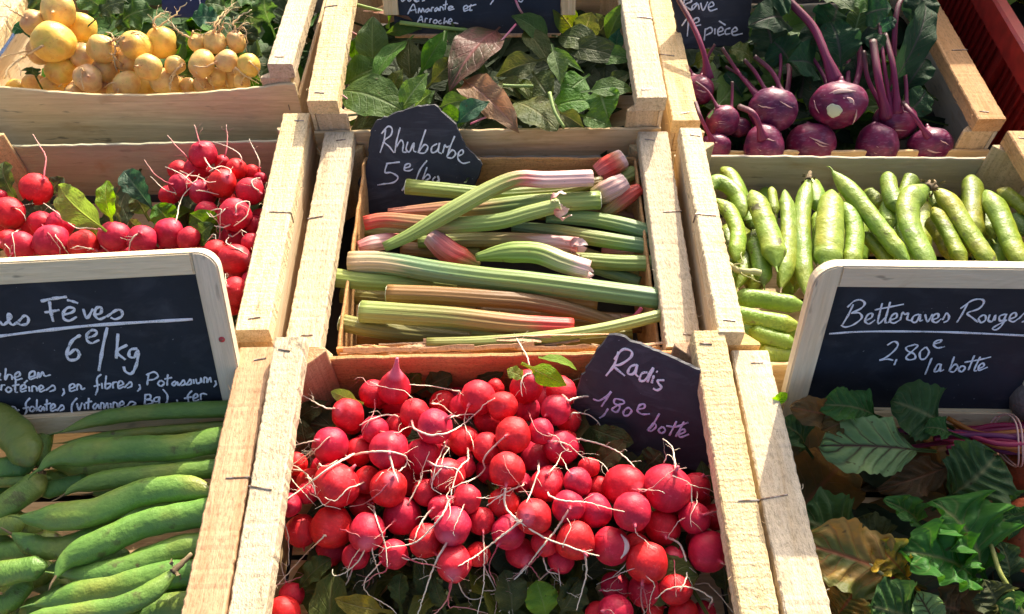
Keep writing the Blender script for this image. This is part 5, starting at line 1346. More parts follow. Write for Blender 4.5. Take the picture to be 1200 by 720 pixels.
KS = [(0,[(980,98),(968,66),(953,32),(925,2),(905,-20)],(.0,.02,.035,.05,.06),11),(0,[(1012,108),(1008,75),(1003,35)],(-.02,.0,.02),8),(6,[(1028,132),(1030,95),(1023,48)],(-.01,.01,.03),10),(6,[(1042,126),(1036,75),(1029,15)],(-.005,.015,.04),5),(6,[(1056,126),(1047,80),(1037,40)],(-.005,.015,.03),7.5),
      (1,[(884,110),(865,85),(846,56)],(-.01,.0,.02),5),(1,[(898,104),(885,85),(872,70)],(-.01,.0,.01),5),(1,[(926,109),(905,85),(884,66)],(-.01,.0,.01),6),(2,[(832,92),(824,60),(812,30),(793,-4)],(-.005,.02,.035,.05),7),(3,[(892,150),(884,135),(866,125)],(.01,.012,.008),8),
      (4,[(830,155),(822,140),(815,120)],(.0,.01,.015),5),(8,[(1086,150),(1070,135),(1058,120)],(-.01,-.01,-.01),6),(9,[(858,130),(858,112),(858,96)],(-.02,-.01,.0),4),(2,[(812,88),(800,70)],(-.01,.0),6),(1,[(945,115),(925,80),(915,50)],(-.03,-.02,-.01),7),(6,[(1040,50),(1050,20),(1062,-8)],(.03,.04,.05),7),(1,[(912,106),(915,70),(905,30)],(-.02,.0,.02),4.5),(1,[(890,112),(872,92),(850,78)],(-.015,-.01,-.005),4),(0,[(972,102),(955,72),(935,50)],(-.01,.0,.01),5),(0,[(998,104),(994,60),(988,20)],(-.015,.0,.02),6),(6,[(1062,130),(1062,100),(1058,70)],(-.02,-.005,.01),5),(9,[(842,128),(830,108),(815,96)],(-.01,.0,.005),3.5),(6,[(1034,130),(1018,95),(1012,60)],(-.02,-.005,.015),6),(2,[(822,90),(828,70),(838,52)],(-.01,.005,.02),4)]
for i, px, z, w in KS:
    o, M, c, r = KO[i]
    pts = [P(x, y, a - .012) for (x, y), a in zip(px, z)]
    pts[0] = c + (pts[0] - c).normalized() * min(r * .9, (pts[0] - c).length)
    sc = scale_at(pts[0]) * w * .44
    bm = bmesh.new()
    q = catmull(pts, 22)
    sweep(bm, q, lambda s: sc * (1 + 1.1 * max(0, .22 - s) / .22), lambda s: sc * (.85 + .9 * max(0, .22 - s) / .22), -FW, 12)
    child_world('stem', bm, M_KSTEM, o, M)
KL = [((918,25),(878,30),.02,.045,46,L_KOHL),((905,62),(893,20),.0,.03,44,L_KOHL),((925,72),(905,48),-.005,.012,48,L_KOHL),((955,80),(925,72),-.01,.01,50,L_KOHL),((968,40),(980,10),.01,.03,60,L_KOHL),((985,75),(972,25),.0,.03,54,L_KOHL),((962,0),(1000,14),.04,.05,30,L_KOHLG),
      ((1000,45),(1012,2),.01,.04,26,L_ORAL),((1050,92),(1084,2),.0,.05,36,L_KOHL),((1062,104),(1085,70),-.02,.0,36,L_KOHL),((1040,60),(1014,44),.02,.03,24,L_KOHL),((1010,20),(1045,10),.03,.05,40,L_KOHL),((1030,35),(1050,22),.03,.04,16,L_ORAT),((882,70),(855,58),.0,.012,32,L_ORA2),((815,75),(838,66),-.01,.005,28,L_ORA2),
      ((900,0),(925,-10),.05,.06,60,L_KOHL),((1070,30),(1085,-8),.03,.055,40,L_KOHL),((920,35),(909,25),.02,.03,15,L_RADL),((1005,110),(1000,70),-.03,.0,40,L_KOHL),((1062,135),(1085,105),-.03,-.015,36,L_KOHL),((868,110),(850,85),-.03,-.01,36,L_KOHL),((960,60),(945,30),.0,.02,46,L_KOHL),((1018,10),(990,-12),.04,.06,36,L_KOHLG)]
LO = []
for b, t, zb, zt, w, m in KL:
    o = leaf_px(b, t, zb - .012, zt - .012, w, m, rnd, None, 'kohlrabi leaves', 'kohlrabi_leaf', 'leaf', shape='round', fold=rnd.uniform(-.15, .3), wave=.16, curl=.16, pet=.02)
    LO.append((o, (b[0] + t[0]) / 2, (b[1] + t[1]) / 2))
auto_labels(LO, [('the biggest kohlrabi', 982, 123), ('the Rave slate', 830, 30), ('the two stemmed kohlrabi', 1048, 143), ('the right rail of the kohlrabi crate', 1110, 50), ('the thick purple stem', 955, 40)], 'dark kohlrabi leaf')

# ------------------------------------------------------------------ loose leaves in the middle back crate
ZL = lambda x, y: (390 + x / 4.5, y / 4.5)
ZR = lambda x, y: (560 + x / 4.5, y / 4.5)
rnd = random.Random(63)
OL_ = [  # base, tip, z base, z tip, width px, material, shape, fold, curl, label
 (ZL(215,345),ZL(215,88),.005,.035,31,L_ORA,'ovate',.2,.1,'upright green leaf with a pale cut end near the left rail'),
 (ZL(70,440),ZL(290,345),.0,.006,36,L_ORA,'tri',.2,.1,'three cornered dark leaf below the upright leaf'),
 (ZL(400,215),ZL(200,470),.022,.002,24,L_ORA,'lance',.25,.1,'long leaf with a pale midrib slanting down left'),
 (ZL(60,480),ZL(375,590),.016,.004,48,L_ORA,'round',.06,.12,'big smooth dark leaf in the front left corner'),
 (ZL(360,580),ZL(503,385),.008,.026,23,L_ORAL,'lance',.35,.06,'light green pointed leaf above the Rhubarbe slate'),
 (ZL(310,490),ZL(370,362),.0,.014,16,L_ORA2,'tri',.3,.1,'small pointed olive leaf left of the light green one'),
 (ZL(525,435),ZL(668,298),.006,.018,20,L_ORA2,'lance',.3,.1,'olive brown leaf left of the reddish leaf'),
 (ZL(470,375),ZL(605,160),.008,.03,20,L_ORA,'lance',.35,.08,'folded leaf with a bright stem edge below the chalked sign'),
 (ZR(95,165),ZL(615,480),.022,.006,44,L_RED,'ovate',.12,.12,'largest leaf, reddish brown with a pink midrib'),
 (ZL(700,430),ZR(215,690),.006,.0,30,L_WRAP,'strap',.35,.12,'withered pinkish wrapped leaf in the front middle'),
 (ZL(570,565),ZL(725,530),.006,.012,20,L_ORA,'lance',.3,.12,'small leaf over the withered one at left'),
 (ZL(665,645),ZL(830,540),.006,.018,25,L_ORAT,'lance',.3,.12,'bluish green leaf over the withered leaf'),
 (ZR(310,325),ZR(95,405),.02,.004,26,L_ORA2,'lance',.3,.14,'leaf with a light stem end right of the reddish leaf'),
 (ZR(360,210),ZR(178,85),.016,.034,24,L_ORA,'ovate',.25,.14,'dark leaf with a pink stalk reaching over the sign'),
 (ZR(250,165),ZR(385,350),.026,.004,24,L_ORA2,'ovate',.2,.1,'olive leaf hanging below the pink stalked leaf'),
 (ZR(515,180),ZR(385,15),.004,.036,24,L_ORA2,'lance',.2,.1,'brownish leaf standing before the right leg of the sign'),
 (ZR(560,180),ZR(600,65),.004,.028,26,L_ORA2,'round',.3,.2,'curled brown leaf right of the sign'),
 (ZR(430,195),ZR(660,270),.012,.008,30,L_RAD,'ovate',.1,.15,'greyish broad leaf below the curled brown leaf'),
 (ZR(460,255),ZR(835,345),.008,.012,28,L_RAD,'lance',.15,.12,'long greyish leaf with shiny folds at the right'),
 (ZR(630,300),ZR(835,325),.014,.018,22,L_ORA,'lance',.15,.12,'dark leaf touching the right rail'),
 (ZR(400,275),ZR(440,450),.034,.014,20,L_ORAL,'tri',.55,.05,'sunlit whitish folded leaf in the middle right'),
 (ZR(375,250),ZR(560,385),.02,.01,10,L_ORAL,'lance',.3,.05,'narrow pale leaf edge above the sunlit folded leaf'),
 (ZR(640,470),ZR(690,630),.02,.002,34,L_ORAL,'ovate',.05,.1,'bright cut leaf in the front right'),
 (ZR(600,480),ZR(825,480),.02,.014,22,L_ORAL,'ovate',.15,.12,'light green leaf lying over the bright cut leaf'),
 (ZR(200,540),ZR(420,690),.004,.0,42,L_ORA2,'round',.05,.1,'wide olive leaf right of the withered leaf'),
 (ZR(395,570),ZR(620,540),.004,.006,30,L_ORA,'round',.1,.15,'dark rounded leaf at the front board'),
 (ZR(690,215),ZR(795,0),.0,.045,21,L_ORA,'lance',.3,.1,'tall leaf standing against the right rail'),
 (ZR(810,290),ZR(785,80),.002,.035,10,L_ORA,'lance',.3,.05,'thin leaf edge squeezed beside the right rail'),
 (ZR(690,460),ZR(815,385),.004,.012,18,L_RAD,'lance',.3,.1,'crinkled grey leaf near the right rail'),
 (ZR(440,600),ZR(560,675),.008,.0,18,L_ORA2,'lance',.3,.1,'small leaf beside the pale cut stem at the front'),
 (ZR(560,615),ZR(705,670),.006,.0,22,L_ORA,'ovate',.2,.1,'dark leaf at the front board toward the right'),
 (ZR(215,420),ZR(280,550),.008,.0,16,L_ORA2,'lance',.3,.1,'ochre leaf below the small green stem'),
 (ZR(120,430),ZR(225,520),.01,.0,22,L_ORA2,'ovate',.3,.1,'dull leaf beneath the small green stem'),
 (ZR(560,415),ZR(430,520),.008,.0,28,L_ORA,'ovate',.15,.1,'shaded leaf below the sunlit folded leaf'),
 (ZR(300,400),ZR(380,520),.004,.0,30,L_RAD,'round',.1,.1,'bluish shaded leaf in the centre'),
 (ZL(300,150),ZL(350,40),.0,.03,22,L_ORA,'tri',.3,.1,'dark leaf before the left leg of the sign'),
 (ZL(290,175),ZL(470,155),.008,.014,14,L_ORA,'lance',.3,.1,'dark narrow leaf below the sign'),
 (ZL(640,150),ZL(690,290),.02,.006,22,L_ORA,'ovate',.2,.1,'leaf hanging below the sign at its middle'),
 (ZL(410,420),ZL(400,200),.0,.02,24,L_ORA2,'lance',.2,.1,'dull leaf right of the long pale ribbed one'),
 (ZL(120,330),ZL(140,180),-.01,.01,16,L_ORA,'lance',.2,.1,'dark leaf edge left of the upright leaf'),
 (ZL(440,560),ZL(540,480),-.002,.008,18,L_ORAL,'lance',.3,.1,'bright narrow leaf behind the light green pointed one'),
 (ZL(200,60),ZL(420,110),.02,.022,18,L_RED,'lance',.2,.1,'brownish leaf under the long green stem'),
 (ZR(730,270),ZR(745,150),.0,.02,16,L_ORAT,'lance',.3,.1,'bluish leaf beside the tall one at the right rail'),
 (ZR(640,170),ZR(700,100),-.004,.01,30,L_RAD,'round',.2,.1,'dark leaf in the back right of the leaf crate'),
 (ZL(560,620),ZL(700,650),.004,.0,26,L_ORA,'ovate',.2,.1,'dark leaf at the front board right of the slate'),
]
for b, t, zb, zt, w, m, sh, fo, cu, lab in OL_:
    leaf_px(b, t, zb + .004, zt + .008, w * 1.26, m, rnd, lab, 'loose leaves in the middle back crate', 'loose_leaf', 'leaf', shape='lance' if sh == 'tri' else sh, fold=fo, curl=cu, wave=.07 if sh != 'strap' else .3, pet=.012, jag=.012)
M_GSTEM = m_uvramp('green_stem', [(0, (.28, .40, .10)), (1, (.20, .30, .06))], .5)
M_PSTEM = m_uvramp('pink_stem', [(0, (.55, .10, .20)), (.6, (.60, .30, .30)), (1, (.40, .12, .10))], .5)
for px, z, w, m, lab in [([ZL(355,120),ZL(560,145),ZL(800,172)],(.024,.024,.022),5,M_GSTEM,'long straight green stem lying under the chalked sign'),([ZR(378,490),ZR(405,590),ZR(455,675)],(.024,.018,.01),4.5,M_GSTEM,'short bright cut stem in the front of the leaf crate'),([ZR(130,452),ZR(200,455),ZR(292,455)],(.014,.014,.016),4,M_GSTEM,'small light green stem lying level right of the reddish leaf'),
  ([ZL(120,25),ZL(200,45),ZL(320,78)],(.026,.026,.026),4,M_GSTEM,'olive stem poking out at the back left'),([ZR(200,130),ZR(120,220),ZR(0,345)],(.036,.03,.02),2.6,M_PSTEM,'thin pink stalk above the reddish leaf'),([ZR(195,-10),ZR(215,40),ZR(240,80)],(.05,.045,.034),3,M_PSTEM,'bright pink stalk crossing the chalked sign'),
  ([ZL(50,145),ZL(90,165),ZL(135,190)],(.012,.012,.012),2.6,M_PSTEM,'short pink stalk at the left rail of the leaf crate'),([ZL(0,475),ZL(60,510),ZL(110,555)],(.02,.018,.01),2.2,M_PSTEM,'thin brown stalk over the left rail of the leaf crate'),([ZL(590,165),ZL(580,240),ZL(572,320)],(.034,.026,.016),3,M_GSTEM,'pale stem standing beside the folded leaf')]:
    bm = bmesh.new()
    pts = [P(x, y, a + .004) for (x, y), a in zip(px, z)]
    r = w / 2 * scale_at(pts[0])
    tube(bm, pts, r, r * .85, 16, 8)
    tag(obj('cut_stalk', bm, m), lab, 'stem', 'stems among the loose leaves')
bm = bmesh.new()
tube(bm, [P(x, y, .012) for x, y in (ZR(-40, 655), ZR(40, 620), ZR(110, 597), ZR(170, 596), ZR(190, 604))], .0011, .0011, 24, 6)
tag(obj('rubber_band', bm, M_PSTEM), 'pink rubber band round the withered leaf', 'rubber band')

# ------------------------------------------------------------------ beet greens
ZB = lambda x, y: (900 + x / 4, 440 + y / 4)
ZC = lambda x, y: (900 + x / 4, 560 + y / 4)
rnd = random.Random(90)
BL = [
 (ZB(690,350),ZB(245,330),.004,.006,50,L_BEETV,'oblong',.12,.14,'large pale leaf with dark red veins lying before the blackboard'),
 (ZB(330,200),ZB(110,150),.002,.018,26,L_BEETB,'oblong',.25,.15,'brownish leaf at the foot of the blackboard left edge'),
 (ZB(500,190),ZB(240,140),.01,.02,32,L_BEET,'oblong',.3,.2,'dark wavy leaf against the lower left of the blackboard'),
 (ZB(800,215),ZB(580,120),.008,.022,50,L_BEET,'oblong',.2,.2,'crinkled green leaf in front of the blackboard bottom frame'),
 (ZB(450,210),ZB(250,260),.006,.01,26,L_BEETB,'oblong',.25,.2,'ragged brown leaf above the red veined leaf'),
 (ZB(850,270),ZB(730,245),.012,.014,20,L_BEET,'oblong',.3,.2,'small dark curled leaf on the red stems'),
 (ZB(0,150),ZB(90,84),.004,.016,9,L_RADL,'oblong',.2,.1,'tiny bright leaf tip at the crate corner'),
 (ZB(170,330),ZB(40,220),-.02,.004,30,L_BEET,'oblong',.3,.2,'dark leaf hanging inside the left rail'),
 (ZB(840,430),ZB(480,545),-.022,-.018,34,L_BEETB,'lance',.15,.08,'brown orange shaded leaf in the middle of the beet crate'),
 (ZB(860,560),ZB(1070,370),-.012,.012,62,L_BEET,'oblong',.15,.18,'broad upright serrated leaf under the twine'),
 (ZC(700,215),ZC(545,105),-.024,.0,24,L_BEET,'oblong',.5,.2,'little green curled leaf tip left of the big ruffled leaf'),
 (ZC(1000,440),ZC(770,110),-.010,.012,66,L_BEET,'oblong',.35,.2,'big ruffled green leaf in the front right'),
 (ZC(960,470),ZC(605,345),-.006,.008,54,L_BEET,'oblong',.4,.22,'ruffled leaf with a bright crinkled edge, lowest of the two big ones'),
 (ZC(1010,240),ZC(855,140),-.004,.006,40,L_BEETB,'oblong',.2,.15,'orange brown leaf behind the big ruffled leaf'),
 (ZC(1020,160),ZC(1130,280),-.006,.0,48,L_BEET,'oblong',.3,.25,'curled pale green leaf above the yellow green stalk'),
 (ZC(640,480),ZC(165,310),-.014,.0,62,L_BEETY,'oblong',.15,.14,'yellow and orange leaf with brown holes beside the left rail'),
 (ZC(660,480),ZC(490,300),-.01,.002,44,L_BEETY,'lobed',.2,.2,'ragged yellow green leaf behind the ruffled ones'),
 (ZC(700,660),ZC(470,600),-.012,-.004,58,L_BEET,'oblong',.15,.14,'dark smooth leaf at the bottom picture edge'),
 (ZC(780,680),ZC(700,540),-.006,.008,28,L_BEETV,'oblong',.35,.15,'pointed bright leaf at the bottom picture edge'),
 (ZC(1070,640),ZC(1010,480),-.01,.006,38,L_RAD,'oblong',.3,.25,'grey crinkled leaf in the bottom right'),
 (ZC(1130,470),ZC(1070,280),-.016,.0,32,L_BEET,'lance',.2,.15,'dark leaf along the yellow green stalk'),
 (ZC(420,300),ZC(140,190),-.036,-.02,66,L_BEET,'oblong',.1,.15,'wide dark leaf in shade left of the ragged yellow one'),
 (ZC(560,330),ZC(410,190),-.034,-.02,34,L_RAD,'oblong',.2,.15,'dull leaf in shade in the middle'),
 (ZC(330,640),ZC(420,520),-.024,-.012,40,L_BEETY,'oblong',.2,.15,'green yellow leaf at the bottom below the holed leaf'),
 (ZC(1190,640),ZC(1080,600),-.004,.004,40,L_BEET,'oblong',.3,.25,'wavy leaf at the bottom right corner'),
 (ZC(900,620),ZC(780,590),-.03,-.02,40,L_BEETB,'oblong',.2,.15,'shaded brown leaf low under the ruffled leaves'),
 (ZC(1200,190),ZC(1110,170),.0,.004,16,L_BEET,'oblong',.3,.2,'small leaf curl over the rusty beetroot'),
 (ZC(1090,20),ZC(1110,90),-.01,-.004,22,L_BEET,'oblong',.3,.2,'narrow leaf edge under the twine')]
for b, t, zb, zt, w, m, sh, fo, cu, lab in BL:
    leaf_px(b, t, zb - .010, zt - .010, w * 1.3, m, rnd, lab, 'beet leaves in the right front crate', 'beet_leaf', 'leaf', shape=sh, fold=fo * (1.6 if 'ruffled' in lab else 1), curl=cu, wave=.34 if 'ruffled' in lab else rnd.uniform(.24, .42), freq=rnd.uniform(3.4, 4.2) if 'ruffled' in lab else rnd.uniform(1.3, 2.1), pet=.02, jag=.04, N=44, K=10, pucker=.10, scal=.09)
bn = empty('beet_bunch', P(1130, 515, -.03))
tag(bn, 'bunch of magenta beet stems tied with an elastic band', 'beet bunch')
Mb = Matrix.Translation(P(1130, 515, -.03))
MST = [m_uvramp('beet_stem_%d' % i, [(0, c), (1, c2)], .38, .3) for i, (c, c2) in enumerate([((.28, .012, .05), (.40, .02, .08)), ((.20, .01, .05), (.28, .02, .07)), ((.45, .16, .02), (.34, .08, .03)), ((.12, .01, .06), (.16, .02, .09))])]
for k in range(15):
    y0 = 505 + rnd.uniform(-10, 22); y1 = 500 + k * 2.6 - 2
    xs = rnd.choice((1048, 1060, 1072, 1095, 1110))
    zz = rnd.uniform(-.03, .004)
    px = [(xs, y0 + rnd.uniform(-8, 8)), ((xs + 1182) / 2, (y0 + 512) / 2 + rnd.uniform(-4, 5)), (1182, 499 + (k % 8) * 4.4), (1290, 490 + k * 4)]
    bm = bmesh.new()
    pts = [P(x, y, zz - .008 + (.004 if i == 2 else 0)) for i, (x, y) in enumerate(px)]
    tube(bm, pts, rnd.uniform(.0016, .003), rnd.uniform(.002, .0036), 22, 8)
    child_world('stem', bm, MST[k % 4 if k % 5 else 0], bn, Mb)
bm = bmesh.new()
for j in range(2):
    cpt = P(1180 + j * 2, 516, -.016)
    pts = []
    for a in range(25):
        th = a / 24 * 6.283
        pts.append(cpt + V((.003 * math.sin(th * 2) + j * .002, .0235 * math.cos(th) , .0185 * math.sin(th))))
    tube(bm, pts, .0007, .0007, 60, 6)
child_world('elastic_band', bm, M_TWINE, bn, Mb)
for px, z, w, m, lab in [([ZC(1010,225),ZC(1050,330),ZC(1090,450),ZC(1160,560)],(.0,.004,.004,.0),6,m_uvramp('yg_stalk',[(0,(.36,.30,.08)),(1,(.30,.36,.08))],.5),'yellow green leaf stalk slanting down at the right of the beet crate'),
  ([ZC(345,355),ZC(430,375),ZC(520,440),ZC(590,505)],(-.004,.0,-.002,-.01),4.5,m_uvramp('grey_stalk',[(0,(.25,.24,.10)),(1,(.30,.30,.14))],.5),'thin curved greyish stalk over the holed yellow leaf'),
  ([ZC(230,290),ZC(330,350),ZC(450,425),ZC(660,490)],(-.002,-.004,-.006,-.012),4.5,MST[0],'dark red midrib stalk along the holed yellow leaf'),
  ([ZB(970,490),ZB(985,410),ZB(1040,375),ZB(1080,370)],(.0,.008,.01,.01),3.5,m_uvramp('or_stalk',[(0,(.42,.22,.05)),(1,(.4,.16,.05))],.5),'thin orange stalk bending over the serrated leaf'),
  ([ZC(1090,600),ZC(1140,570),ZC(1200,640)],(.0,.008,.0),6,m_uvramp('yg_stalk2',[(0,(.30,.34,.08)),(1,(.3,.3,.08))],.5),'thick yellow green stalk base in the bottom right corner')]:
    bm = bmesh.new()
    pts = [P(x, y, a - .008) for (x, y), a in zip(px, z)]
    r = w / 2 * scale_at(pts[0])
    tube(bm, pts, r * .7, r, 20, 8)
    tag(obj('leaf_stalk', bm, m), lab, 'stalk', 'loose stalks in the beet crate')
def m_beetroot(name, a, b):
    t = NT(name); o = t.offs()
    v = t.mapping(t.coord(), (1, 1, 1), o)
    col = t.ramp(t.noise(v, 2.5, 5, .65), [(.3, a), (.7, b)])
    col = t.mix(t.mr(t.noise(v, 9, 3), .6, .72, 0, .8), col, (.08, .04, .03))
    return t.done(t.bsdf(col, .6, t.bump(t.noise(v, 8, 5), .6, .0025), .3))
BT = [lathe_mesh('beetroot', m, 60 + i, ball_prof(1.2), bump=.07) for i, m in enumerate((m_beetroot('rusty_skin', (.30, .055, .02), (.42, .10, .035)), m_beetroot('grey_skin', (.11, .085, .075), (.2, .15, .12))))]
for k, (px, py, rp, z, lab) in enumerate([(1214, 628, 44, -.03, 'rusty red beetroot at the right picture edge'), (1214, 466, 30, -.015, 'greyish brown beetroot beside the blackboard bottom corner'), (1222, 560, 40, -.05, 'dusky beetroot half hidden under the beet stems')]):
    c = P(px, py, z)
    o, M = place(BT[1 if k == 1 else 0], 'beetroot', c, rp * scale_at(c), V((.8, -.2, .3)), rnd)
    tag(o, lab, 'beetroot', 'beetroots in the right front crate')
    bm = bmesh.new()
    r = rp * scale_at(c)
    d = V((.8, -.2, .3)).normalized()
    tube(bm, [c + d * r * 1.1, c + d * r * 1.5 + V((0, 0, -.004)), c + d * r * 1.9 + V((0, .01, -.012))], .0022, .0008, 12, 6)
    child_world('root', bm, M_ROOT_TAN, o, M)

# ------------------------------------------------------------------ signs
class Board:
    def __init__(self, name, B, lean, yaw, label, cat='sign', group=None):
        l, w = R(lean), R(yaw)
        self.ex = V((math.cos(w), math.sin(w), 0)); h = V((-math.sin(w), math.cos(w), 0))
        self.ey = V((0, 0, math.cos(l))) + h * math.sin(l)
        self.n = self.ex.cross(self.ey)
        self.B = V(B)
        M = Matrix.Identity(4)
        for i, a in enumerate((self.ex, self.ey, self.n)):
            for j in range(3): M[j][i] = a[j]
        M.translation = self.B
        self.M = M
        self.e = empty(name, mat=M)
        tag(self.e, label, cat, group)
    def uv(self, px, py, off=0.0):
        d = ray(px, py)
        t = (self.B + self.n * off - CAM).dot(self.n) / d.dot(self.n)
        p = CAM + d * t - self.B
        return p.dot(self.ex), p.dot(self.ey)
    def part(self, name, bm, mat, smooth=False, parent=None):
        o = obj(name, bm, mat, parent or self.e, smooth)
        return o
    def writing(self, strokes, tr, width, mat, off=.0006, rnd=random.Random(3), skip=0.0):
        """chalk strokes traced from the photo, as thin raised chalk on the board"""
        bm = bmesh.new()
        for s in strokes:
            w = width
            if isinstance(s, tuple): s, w = s
            pts = [V((*self.uv(*tr(x, y)), off)) for x, y in s]
            n = max(4, len(pts) * 5)
            q = catmull(pts, n)
            ws = [w * (1 + .18 * math.sin(i * .9 + rnd.uniform(0, 1)) + rnd.uniform(-.1, .1)) for i in range(n)]
            sweep(bm, q, lambda t: ws[round(t * (n - 1))] / 2 * (.75 + .25 * math.sin(math.pi * t) ** .4), lambda t: .00022, V((0, 0, 1)), 8)
        return self.part('chalk_writing', bm, mat, True)

def slab_bm(poly, t, rnd=None, rough=.0, sub=1, z0=None):
    """flat slab with a slightly chipped outline; front face at z=0"""
    pts = []
    for a, b in zip(poly, poly[1:] + poly[:1]):
        a, b = V(a), V(b)
        m = max(1, int((b - a).length / sub)) if rough else 1
        for i in range(m):
            p = a.lerp(b, i / m)
            if rough and i: p = p + V((rnd.gauss(0, rough), rnd.gauss(0, rough)))
            pts.append(p)
    bm = bmesh.new()
    f = [bm.verts.new((p.x, p.y, 0)) for p in pts]
    c = V((sum(p.x for p in pts), sum(p.y for p in pts))) / len(pts)
    mid = []
    for p in pts:
        q = p + (p - c).normalized() * (rnd.uniform(.0004, .0016) if rough else 0)
        mid.append(bm.verts.new((q.x, q.y, -t * .45)))
    bk = [bm.verts.new((p.x, p.y, -t)) for p in pts]
    n = len(pts)
    for i in range(n):
        j = (i + 1) % n
        bm.faces.new((f[i], f[j], mid[j], mid[i])); bm.faces.new((mid[i], mid[j], bk[j], bk[i]))
    bm.faces.new(f); bm.faces.new(bk[::-1])
    return bm

def rrect(u0, u1, v0, v1, r, corners='tlr'):
    out = []
    def arc(cx, cy, a0):
        for k in range(9):
            a = R(a0 + k * 90 / 8)
            out.append((cx + r * math.cos(a), cy + r * math.sin(a)))
    arc(u1 - r, v1 - r, 0); arc(u0 + r, v1 - r, 90)
    arc(u0 + r, v0 + r, 180); arc(u1 - r, v0 + r, 270)
    return out

def framed(b, u0, u1, v0, v1, fw, r=.017, screws=()):
    """rounded wooden frame of four butted bars and a recessed black panel"""
    iu0, iu1, iv0, iv1 = u0 + fw, u1 - fw, v0 + fw, v1 - fw
    def bar(poly, axis):
        bm = bmesh.new()
        prism(bm, poly, -.006, .005)
        bmesh.ops.recalc_face_normals(bm, faces=bm.faces[:])
        es = [e for e in bm.edges if all(abs(v.co.z - .005) < 1e-5 for v in e.verts)]
        bmesh.ops.bevel(bm, geom=es, offset=.0013, segments=2, affect='EDGES')
        return b.part('frame', bm, wood(axis, 'frame'))
    g = .0003
    arcs = lambda cx, cy, a0: [(cx + r * math.cos(R(a0 + k * 11.25)), cy + r * math.sin(R(a0 + k * 11.25))) for k in range(9)]
    bar([(iu0 + g, iv1), (iu1 - g, iv1), (iu1 - g, v1), (iu0 + g, v1)], 'x')
    bar([(iu0 + g, v0), (iu1 - g, v0), (iu1 - g, iv0), (iu0 + g, iv0)], 'x')
    bar([(iu1, v0 + r)] [:0] + [(iu1, v0)] + arcs(u1 - r, v0 + r, 270) + arcs(u1 - r, v1 - r, 0) + [(iu1, v1)], 'y')
    bar([(iu0, v1)] + arcs(u0 + r, v1 - r, 90) + arcs(u0 + r, v0 + r, 180) + [(iu0, v0)], 'y')
    bm = bmesh.new()
    prism(bm, [(iu0 + .0005, iv0 + .0005), (iu1 - .0005, iv0 + .0005), (iu1 - .0005, iv1 - .0005), (iu0 + .0005, iv1 - .0005)], -.004, .0)
    b.part('panel', bm, M_BOARD)

# -- the large board on the left
fb = Board('framed_blackboard', V((-.24355, .39940, R0 - .04)), 26, 3.5, 'large framed blackboard chalked Fèves 6 euros a kilo, behind the broad beans', 'blackboard', 'framed blackboards')
fb.B = P(285, 480, -.04); fb.M.translation = fb.B; fb.e.matrix_world = fb.M
framed(fb, -.345, .0045, -.012, .1575, .0200)
bm = bmesh.new()
cu, cv = fb.uv(260, 398, .005)
bmesh.ops.create_uvsphere(bm, u_segments=16, v_segments=8, radius=.0028, matrix=Matrix.Translation((cu, cv, .0052)) @ Matrix.Diagonal((1, 1, .45, 1)))
sc = fb.part('screw', bm, M_SCREWRED, True)
bm = bmesh.new(); beam(bm, (cu - .0018, cv - .0012, .0066), (cu + .0018, cv + .0012, .0066), (0, 0, 1), .0007, .0006, 2, 0)
o = fb.part('slot', bm, M_STAPLE, False, sc)
T = lambda x, y: (x / 3.4276, 280 + y / 3.4276)
W1 = [[(0,330),(15,345),(38,325),(46,307),(36,300),(34,325),(52,345),(75,330)],[(75,332),(100,308),(116,320),(110,340),(88,345),(70,338)],([(165,250),(210,240),(270,232)],.0030),([(200,250),(205,290),(215,332)],.0028),[(180,295),(212,290),(240,285)],
 [(250,305),(290,295),(300,280),(275,275),(256,295),(258,320),(280,328),(310,312)],[(270,245),(292,250),(315,258)],[(335,280),(350,318),(375,280)],[(375,305),(405,298),(408,275),(388,278),(382,305),(400,322),(430,310)],[(430,312),(470,285),(490,290),(490,310),(465,322),(445,315)],
 ([(-60,398),(0,390),(200,365),(400,345),(775,322)],.0030),([(325,385),(290,410),(270,460),(280,485),(310,482),(320,460),(303,443),(277,465)],.0029),[(345,398),(380,388),(390,372),(370,366),(350,385),(352,408),(370,418),(400,405)],([(432,355),(415,430),(398,530)],.0028),([(475,380),(468,480)],.0029),([(512,425),(470,452),(505,485)],.0029),
 ([(553,440),(525,445),(520,470),(540,475),(556,448),(550,500),(530,540),(505,532),(498,512)],.0028)]
